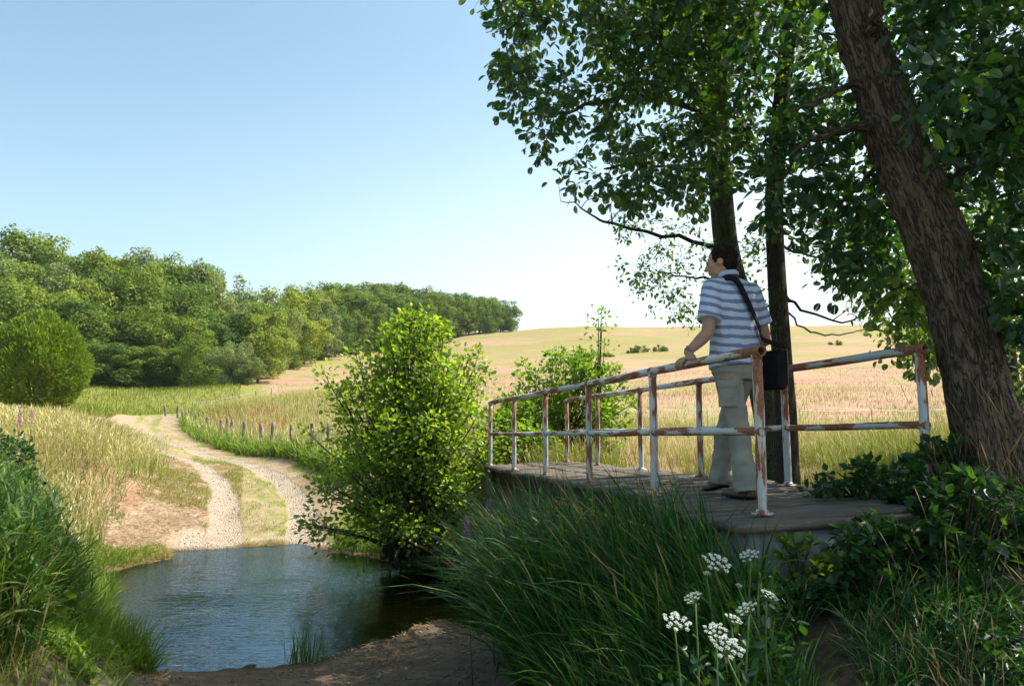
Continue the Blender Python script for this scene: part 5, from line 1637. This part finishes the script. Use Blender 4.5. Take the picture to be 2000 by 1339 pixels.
def remeshed(mb, name, mat, parent, voxel, smooth_it, loc, factor=0.5):
    tmp = mb.build(name + '_tmp', mat)
    a = tmp.modifiers.new('r', 'REMESH'); a.mode = 'VOXEL'; a.voxel_size = voxel
    b = tmp.modifiers.new('s', 'SMOOTH'); b.iterations = smooth_it; b.factor = factor
    bpy.context.view_layer.update()
    dg = bpy.context.evaluated_depsgraph_get()
    me = bpy.data.meshes.new_from_object(tmp.evaluated_get(dg))
    bpy.data.objects.remove(tmp)
    me.name = name
    me.transform(Matrix.Translation(Vector([-float(t) for t in loc])))
    me.polygons.foreach_set('use_smooth', np.ones(len(me.polygons), bool))
    me.materials.clear(); me.materials.append(mat)
    o = bpy.data.objects.new(name, me)
    COL.objects.link(o)
    o.parent = parent
    return o
def cap(mb, path, rad, n=14):
    """tapered limb with rounded ends"""
    path = np.asarray(path, float); rad = np.asarray(rad, float)
    if len(path) < 6:
        p = spline(path, 14); r = np.interp(np.linspace(0, 1, 14), np.linspace(0, 1, len(rad)), rad)
    else: p, r = path, rad
    mb.tube(p, r, n)
    mb.ball(p[0], r[0] * 0.99, n, 10); mb.ball(p[-1], r[-1] * 0.99, n, 10)
def person():
    P0 = np.array([1.565, 5.36, 1.585])
    root = empty('person', P0)
    tag(root, 'man in striped shirt and pale khaki trousers resting his hand on the rusty railing', 'person')
    W = lambda *a: P0 + np.array(a, float)
    psi = math.radians(27)
    f = np.array([-math.sin(psi), math.cos(psi), 0]); r = np.array([math.cos(psi), math.sin(psi), 0]); up = np.array([0, 0, 1.0])
    def L(a, b, c): return P0 + r * a + f * b + up * c      # body frame: right, forward, up
    # --- joints
    head = P0 + np.array([-.075, .03, 1.645])
    neck = P0 + np.array([-.02, .03, 1.50])
    shL, shR = L(-.175, .02, 1.425), L(.175, .0, 1.425)
    elL, elR = P0 + np.array([-.225, -.15, 1.115]), P0 + np.array([.265, .14, 1.10])
    wrL, wrR = P0 + np.array([-.375, -.185, .975]), P0 + np.array([.10, .36, 1.02])
    hipL, hipR = L(-.095, 0, .93), L(.095, 0, .93)
    knL, knR = P0 + np.array([-.02, -.07, .50]), P0 + np.array([-.02, .16, .51])
    anL, anR = P0 + np.array([.0, -.15, .085]), P0 + np.array([-.07, .25, .125])
    # --- body, one skin
    mb = MB()
    hf = unit(np.array([-.88, .46, -.18])); hr = unit(np.cross(hf, up)); hu = np.cross(hr, hf)
    hax = np.array([hf, -hr, hu])
    def HP(a, b, c): return head + hf * a + hr * b + hu * c
    mb.ball(HP(-.018, 0, .022), (.098, .076, .094), 24, 18, hax)           # skull
    mb.ball(HP(.030, 0, -.025), (.066, .062, .088), 20, 14, hax)           # face
    mb.ball(HP(.045, 0, -.088), (.036, .042, .030), 14, 10, hax)           # jaw and chin
    mb.ball(HP(.020, .035, -.072), (.045, .022, .030), 12, 8, hax)
    mb.ball(HP(.020, -.035, -.072), (.045, .022, .030), 12, 8, hax)
    mb.ball(HP(.083, 0, .018), (.016, .045, .010), 14, 8, hax)             # brow
    cap(mb, [HP(.088, 0, .010), HP(.104, 0, -.016), HP(.112, 0, -.030)], [.009, .011, .0135], 10)
    mb.ball(HP(.098, .010, -.034), (.011, .009, .008), 8, 6, hax)
    mb.ball(HP(.098, -.010, -.034), (.011, .009, .008), 8, 6, hax)
    mb.ball(HP(.088, 0, -.058), (.012, .024, .007), 12, 6, hax)            # lips
    mb.ball(HP(.086, 0, -.069), (.012, .021, .008), 12, 6, hax)
    mb.ball(HP(.050, .050, -.022), (.02, .016, .016), 10, 8, hax)
    mb.ball(HP(.050, -.050, -.022), (.02, .016, .016), 10, 8, hax)
    for s in (1, -1):                                                      # ears
        mb.ball(HP(-.014, s * .078, -.010), (.019, .008, .032), 12, 10, hax)
    cap(mb, [head - hf * .02 - hu * .05, neck + [0, 0, .01], neck - [0, 0, .07]], [.058, .060, .075])
    # trunk
    tor = [(1.45, .10, .075), (1.40, .165, .10), (1.30, .180, .118), (1.18, .172, .122), (1.06, .168, .125), (.97, .150, .108), (.88, .130, .098)]
    mb.tube([L(0, .0, z) for z, a, b in tor], [[a, b] for z, a, b in tor], 24, upv=r)
    for (a, b, c, ra) in ((shL, elL, wrL, 0), (shR, elR, wrR, 0)):
        mb.ball(a, .062, 14, 10)
        cap(mb, [a, a * .5 + b * .5, b], [.058, .052, .043])
        cap(mb, [b, b * .65 + c * .35 + [0, 0, -.003], c], [.043, .043, .027])
    for (a, b, c) in ((hipL, knL, anL), (hipR, knR, anR)):
        cap(mb, [a, a * .5 + b * .5, b], [.095, .080, .060])
        cap(mb, [b, b * .65 + c * .35, c], [.060, .056, .040])
    # hands: palm and five fingers; the left closes over the rail
    rp = None
    yy = P0[1] - .215
    s_ = (yy - BR0[1]) / BS[1]
    rc = B(s_, 0, .90)                                   # rail axis under the hand
    rd = BS                                              # rail direction
    across = unit(np.array([-.97, -.24, 0]))             # over the rail, away from the body
    mb.ball(rc - across * .018 + up * .043 + rd * .0, (.046, .044, .018), 14, 10, np.array([across, rd, up]))
    cap(mb, [wrL, rc - across * .055 + up * .048], [.027, .029])
    for k, (o, ln) in enumerate(((.036, .92), (.012, 1.0), (-.012, .95), (-.034, .78))):
        a = rc + rd * o + across * .012 + up * .046
        b = rc + rd * (o * 1.15) + across * .040 * ln + up * .026
        c = rc + rd * (o * 1.15) + across * .047 + up * -.002
        d = rc + rd * (o * 1.15) + across * .036 + up * (-.024 * ln)
        cap(mb, [a, b, c, d], [.0105, .0100, .0090, .0078], 10)
    cap(mb, [rc - across * .035 + rd * .035 + up * .036, rc - across * .030 + rd * .062 + up * .022, rc - across * .018 + rd * .080 + up * .012], [.0125, .0110, .0085], 10)
    # right hand, relaxed in front of the body
    hd = unit(wrR - elR); sd = unit(np.cross(hd, up))
    mb.ball(wrR + hd * .045, (.045, .018, .038), 14, 10, np.array([hd, sd, up]))
    for k, (o, ln) in enumerate(((.026, .070), (.009, .078), (-.009, .072), (-.026, .058))):
        a = wrR + hd * .078 + up * o
        cap(mb, [a, a + hd * ln * .5 - sd * .008, a + hd * ln * .8 - sd * .026, a + hd * ln * .85 - sd * .045], [.0095, .009, .008, .007], 8)
    cap(mb, [wrR + hd * .03 + up * .032, wrR + hd * .055 + up * .052 - sd * .014, wrR + hd * .085 + up * .055 - sd * .02], [.012, .0105, .008], 8)
    remeshed(mb, 'body', M['skin'], root, .0052, 5, P0)
    # --- eyes
    for s in (1, -1):
        e = MB().ball(HP(.079, s * .031, .004), .011, 12, 8)
        o = e.build('eye', M['eye'], root, True, loc=P0); o.location = (0, 0, 0)
    # --- hair: short, dark, thin over the forehead
    mb = MB()
    mb.ball(HP(-.030, 0, .034), (.097, .083, .094), 26, 18, hax)
    mb.ball(HP(-.058, 0, -.012), (.064, .074, .078), 20, 14, hax)
    mb.ball(HP(-.005, .062, .030), (.040, .018, .040), 12, 8, hax)
    mb.ball(HP(-.005, -.062, .030), (.040, .018, .040), 12, 8, hax)
    mb.ball(HP(-.050, .0, -.062), (.040, .056, .030), 14, 8, hax)
    for q in range(150):
        d = unit(np.array([RNG.uniform(-1, .55), RNG.normal() * .9, RNG.uniform(-.3, 1)]))
        c = HP(-.030 + d[0] * .092, d[1] * .078, .030 + d[2] * .090)
        mb.ball(c, RNG.uniform(.009, .016), 7, 5)
    remeshed(mb, 'hair', M['hair'], root, .0055, 3, P0)
    # --- shirt: trunk, shoulders and sleeves grown into one surface
    mb = MB()
    rows_ = [(1.475, .085, .070), (1.45, .150, .088), (1.42, .182, .104), (1.38, .190, .118), (1.31, .190, .128), (1.22, .186, .132),
             (1.12, .186, .136), (1.02, .190, .140), (.94, .196, .145), (.885, .200, .148)]
    zz = np.linspace(1.475, .885, 60); zs = np.array([q[0] for q in rows_])
    n = 64
    th = np.linspace(0, 2 * math.pi, n, endpoint=False); c, s_n = np.cos(th), np.sin(th)
    V = []
    for z in zz:
        ra = np.interp(-z, -zs, [q[1] for q in rows_]); rb = np.interp(-z, -zs, [q[2] for q in rows_])
        am = np.interp(z, [.88, 1.2, 1.42], [.06, .045, .01])
        fold = 1 + am * (vnoise(c * 2.2, s_n * 2.2, z * 3.4) + .6 * vnoise(c * 5, s_n * 5, z * 6) + .35 * vnoise(c * 3 + z * 9, s_n * 9, z * 15))
        px_ = np.sign(c) * np.abs(c) ** .88 * ra * fold; py_ = np.sign(s_n) * np.abs(s_n) ** .88 * rb * fold
        V.append(P0 + r * px_[:, None] + f * py_[:, None] + up * (z + 0 * th)[:, None] + up * (-.015 * s_n * (z < .93))[:, None])
    V = np.concatenate(V); m = len(zz)
    i = np.arange(m - 1)[:, None] * n; j = np.arange(n)[None]; jn = (j + 1) % n
    mb.add(V, np.stack([i + j, i + n + j, i + n + jn, i + jn], -1).reshape(-1, 4), np.arange(n)[None], (np.arange(n) + (m - 1) * n)[None, ::-1])
    nb = neck - [0, 0, .012]
    for (a_, b_) in ((shL, elL), (shR, elR)):
        dv = unit(b_ - a_)
        cap(mb, [nb, nb * .55 + a_ * .45 + [0, 0, .004], a_ + [0, 0, .004]], [.066, .070, .073])
        p = spline([a_ - dv * .01, a_ + dv * .08, a_ + dv * .16, a_ + dv * .235], 16)
        rad = np.interp(np.linspace(0, 1, 16), [0, .3, .7, 1], [.074, .077, .079, .084])
        mb.tube(p, rad, 28); mb.ball(p[0], .074, 20, 14)
        Vv = mb.V[-2]; cen = np.repeat(Vv.reshape(-1, 28, 3).mean(1), 28, 0)
        Vv += unit(Vv - cen) * (.007 * vnoise(Vv[:, 0] * 22, Vv[:, 1] * 22, Vv[:, 2] * 14))[:, None]
    remeshed(mb, 'shirt', M['shirt'], root, .0075, 3, P0)
    mb = MB()
    # collar
    cr = []
    for k in range(25):
        th = 2 * math.pi * k / 24
        cr.append(P0 + r * (math.cos(th) * .068 - .027) + f * (math.sin(th) * .068 + .012) + up * (1.545 + .012 * -math.sin(th)))
    mb.tube(cr, [[.018, .006]] * 25, 8, caps=False, upv=up)
    mb.tc[-1][:, 2] = 0.01
    o = mb.build('collar', M['collar'], root, True, loc=P0); o.location = (0, 0, 0)
    # --- trousers
    mb = MB()
    mb.tube([L(0, .0, .955), L(0, 0, .90), L(0, 0, .85), L(0, 0, .80)], [[.165, .128], [.180, .135], [.186, .135], [.150, .12]], 24, upv=r)
    for (h, k, a, s) in ((hipL, knL, anL, -1), (hipR, knR, anR, 1)):
        hh = h + [0, 0, -.02]
        mm = hh * .5 + k * .5
        c1 = k * .45 + a * .55
        btm = a + [0, 0, -.045] + f * -.01
        p = spline([hh, mm, k, c1, btm], 30)
        rr = np.interp(np.linspace(0, 1, 30), [0, .25, .5, .75, .93, 1], [.096, .086, .074, .074, .082, .080])
        V = len(mb.V)
        mb.tube(p, np.stack([rr, rr * 1.0], 1), 26)
        Vv = mb.V[-1]
        cen = np.repeat(Vv.reshape(-1, 26, 3).mean(1), 26, 0)
        g = unit(Vv - cen)
        zz_ = Vv[:, 2] - P0[2]
        am = np.interp(zz_, [0, .15, .35, .5, .62, .9], [.022, .018, .009, .016, .009, .010])
        Vv += g * (am * (vnoise(Vv[:, 0] * 9, Vv[:, 1] * 9, Vv[:, 2] * 16) + .6 * vnoise(Vv[:, 0] * 18 + 4, Vv[:, 1] * 18, Vv[:, 2] * 34)))[:, None]
    tr = remeshed(mb, 'trousers', M['khaki'], root, .007, 1, P0)
    # cargo pocket on the outer left thigh
    pc = (hipL * .45 + knL * .55) + unit(-r - f * .6) * .088
    axp = np.array([unit(f * .8 - r * .6), unit(-r - f * .6), up])
    mb = MB().box(pc, (.13, .018, .17), axp)
    mb.box(pc + [0, 0, .075] + unit(-r - f * .6) * .006, (.138, .02, .045), axp)
    pk = remeshed(mb, 'pocket', M['khaki'], tr, .006, 3, P0)
    # belt line
    # --- shoes
    for (a, dv, lift) in ((anL, unit(f + r * -.1), 0.0), (anR, unit(f + r * .1), .05)):
        dz = np.array([0, 0, -lift * .9])
        mb = MB()
        side = np.cross(dv, up)
        g = a * [1, 1, 0] + [0, 0, P0[2] + .036 + lift]
        ax = np.array([dv, side, up])
        mb.ball(g - dv * .035 + up * .008, (.052, .040, .045), 14, 10, ax)
        mb.ball(g + dv * .045 + dz * .3, (.080, .044, .042), 14, 10, ax)
        mb.ball(g + dv * .125 + dz * .9 - up * .006, (.075, .047, .030), 14, 10, ax)
        mb.tube([a + [0, 0, -.03], a + [0, 0, .02]], [.046, .044], 14)
        sh = remeshed(mb, 'shoe', M['shoe'], root, .006, 4, P0)
        ms = MB()
        ms.tube([g - dv * .085 - up * .028, g - dv * .04 - up * .028, g + dv * .06 - up * .028 + dz * .5, g + dv * .15 - up * .026 + dz * .95, g + dv * .198 - up * .022 + dz], [[.010, .025], [.011, .042], [.010, .045], [.010, .048], [.009, .025]], 16, upv=up)
        o = ms.build('sole', M['bag'], sh, True, loc=P0); o.location = (0, 0, 0)
    # --- wrist watch
    mb = MB()
    wv = unit(wrL - elL)
    wc = wrL - wv * .012
    mb.tube([wc - wv * .010, wc + wv * .010], .0325, 18, caps=False)
    mb.tube([wc + up * .030, wc + up * .037], .017, 14)
    o = mb.build('wrist_watch', M['metal'], root, True, loc=P0); o.location = (0, 0, 0)
    sm = o.modifiers.new('thickness', 'SOLIDIFY'); sm.thickness = .003
    # --- shoulder bag: its own thing, hanging at the right hip
    bc = P0 + np.array([.285, .06, .865])
    bag = empty('shoulder_bag', bc)
    tag(bag, 'black shoulder bag hanging at the man\'s right hip on a wide strap across his back', 'bag')
    bx = unit(np.array([.80, .55, .0])); by = unit(np.array([-.55, .80, 0])); bz = up
    bax = np.array([bx, by, bz])
    def bagmesh(c, size, rnd):
        mm = MB()
        s = np.asarray(size) / 2 - rnd
        for a in (-1, 1):
            for b in (-1, 1):
                mm.tube([c + bx * a * s[0] + by * b * s[1] - bz * s[2], c + bx * a * s[0] + by * b * s[1] + bz * s[2]], rnd, 12)
                for q in (-1, 1):
                    mm.ball(c + bx * a * s[0] + by * b * s[1] + bz * q * s[2], rnd, 12, 8)
        mm.box(c, (2 * s[0] + rnd * 1.6, 2 * s[1] + rnd * 1.6, 2 * s[2] + rnd * 1.6), bax)
        return mm
    mm = bagmesh(bc + bx * 0, (.08, .165, .27), .030)
    remeshed(mm, 'bag_body', M['bag'], bag, .008, 6, bc)
    mm = bagmesh(bc + bx * .060 - bz * .035, (.045, .13, .16), .020)
    remeshed(mm, 'front_pocket', M['bag'], bag, .007, 5, bc)
    mm = bagmesh(bc + bx * .012 + bz * .085, (.095, .177, .14), .026)
    remeshed(mm, 'flap', M['bag'], bag, .007, 5, bc)
    mm = MB()
    zp = bc - by * .128 + bx * -.01
    mm.tube([zp + bz * .15, zp + bz * 0 - by * .002, zp - bz * .14], .0035, 6)
    o = mm.build('zip', M['metal'], bag, loc=bc); o.location = (0, 0, 0)
    # strap: over the left shoulder near the neck, diagonally across the back to the bag
    back = lambda a, z, e=0.0: L(a, -np.interp(z, [.95, 1.1, 1.3, 1.42, 1.5], [.158, .152, .146, .128, .085]) - e, z)
    sp_ = [L(-.10, .085, 1.40), L(-.095, .045, 1.475), L(-.090, -.02, 1.515), back(-.080, 1.49, .012), back(-.055, 1.44, .012), back(-.015, 1.35, .006), back(.03, 1.26, .006), back(.08, 1.16, .004), back(.125, 1.08, -.01), bc + bz * .165 - by * .10]
    p = spline(sp_, 50)
    mm = MB()
    out = []
    for k in range(50):
        t_ = unit(p[min(k + 1, 49)] - p[max(k - 1, 0)])
        cen = P0 + up * (p[k][2] - P0[2])
        no = p[k] - cen; no[2] = .35 * np.linalg.norm(no) if k < 12 else 0
        no = unit(no - (no @ t_) * t_)
        w = np.cross(t_, no) * .021
        out += [p[k] - w, p[k] + w, p[k] + w + no * .004, p[k] - w + no * .004]
    q = [[i * 4 + j, i * 4 + (j + 1) % 4, i * 4 + 4 + (j + 1) % 4, i * 4 + 4 + j] for i in range(49) for j in range(4)]
    mm.add(out, q, [[0, 1, 2, 3], [199, 198, 197, 196]])
    sp2 = [L(-.10, .085, 1.40), L(-.06, .155, 1.30), L(.06, .17, 1.15), bc + bz * .165 + by * .10]
    p = spline(sp2, 20)
    out = []
    for k in range(20):
        t_ = unit(p[min(k + 1, 19)] - p[max(k - 1, 0)])
        no = unit(f - (f @ t_) * t_)
        w = np.cross(t_, no) * .021
        out += [p[k] - w, p[k] + w, p[k] + w + no * .004, p[k] - w + no * .004]
    q = [[i * 4 + j, i * 4 + (j + 1) % 4, i * 4 + 4 + (j + 1) % 4, i * 4 + 4 + j] for i in range(19) for j in range(4)]
    mm.add(out, q)
    o = mm.build('strap', M['bag'], bag, loc=bc); o.location = (0, 0, 0)
M['eye'] = simplemat('eye', (0.02, 0.015, 0.012), (0.05, 0.04, 0.03), 10, .2, 0)
person()

# ------------------------------------------------------------------ summer haze
def haze():
    t = NT('summer_haze')
    v = t.n('ShaderNodeVolumePrincipled')
    v.inputs['Color'].default_value = (0.80, 0.90, 1.0, 1)
    v.inputs['Density'].default_value = 0.00012
    v.inputs['Anisotropy'].default_value = 0.2
    t.l(v.outputs[0], t.out.inputs['Volume'])
    mb = MB().box([0, 310, 36], [2600, 700, 78])
    o = mb.build('haze', t.m)
    tag(o, 'thin pale summer haze over the far field and wood', 'haze', kind='stuff')
haze()
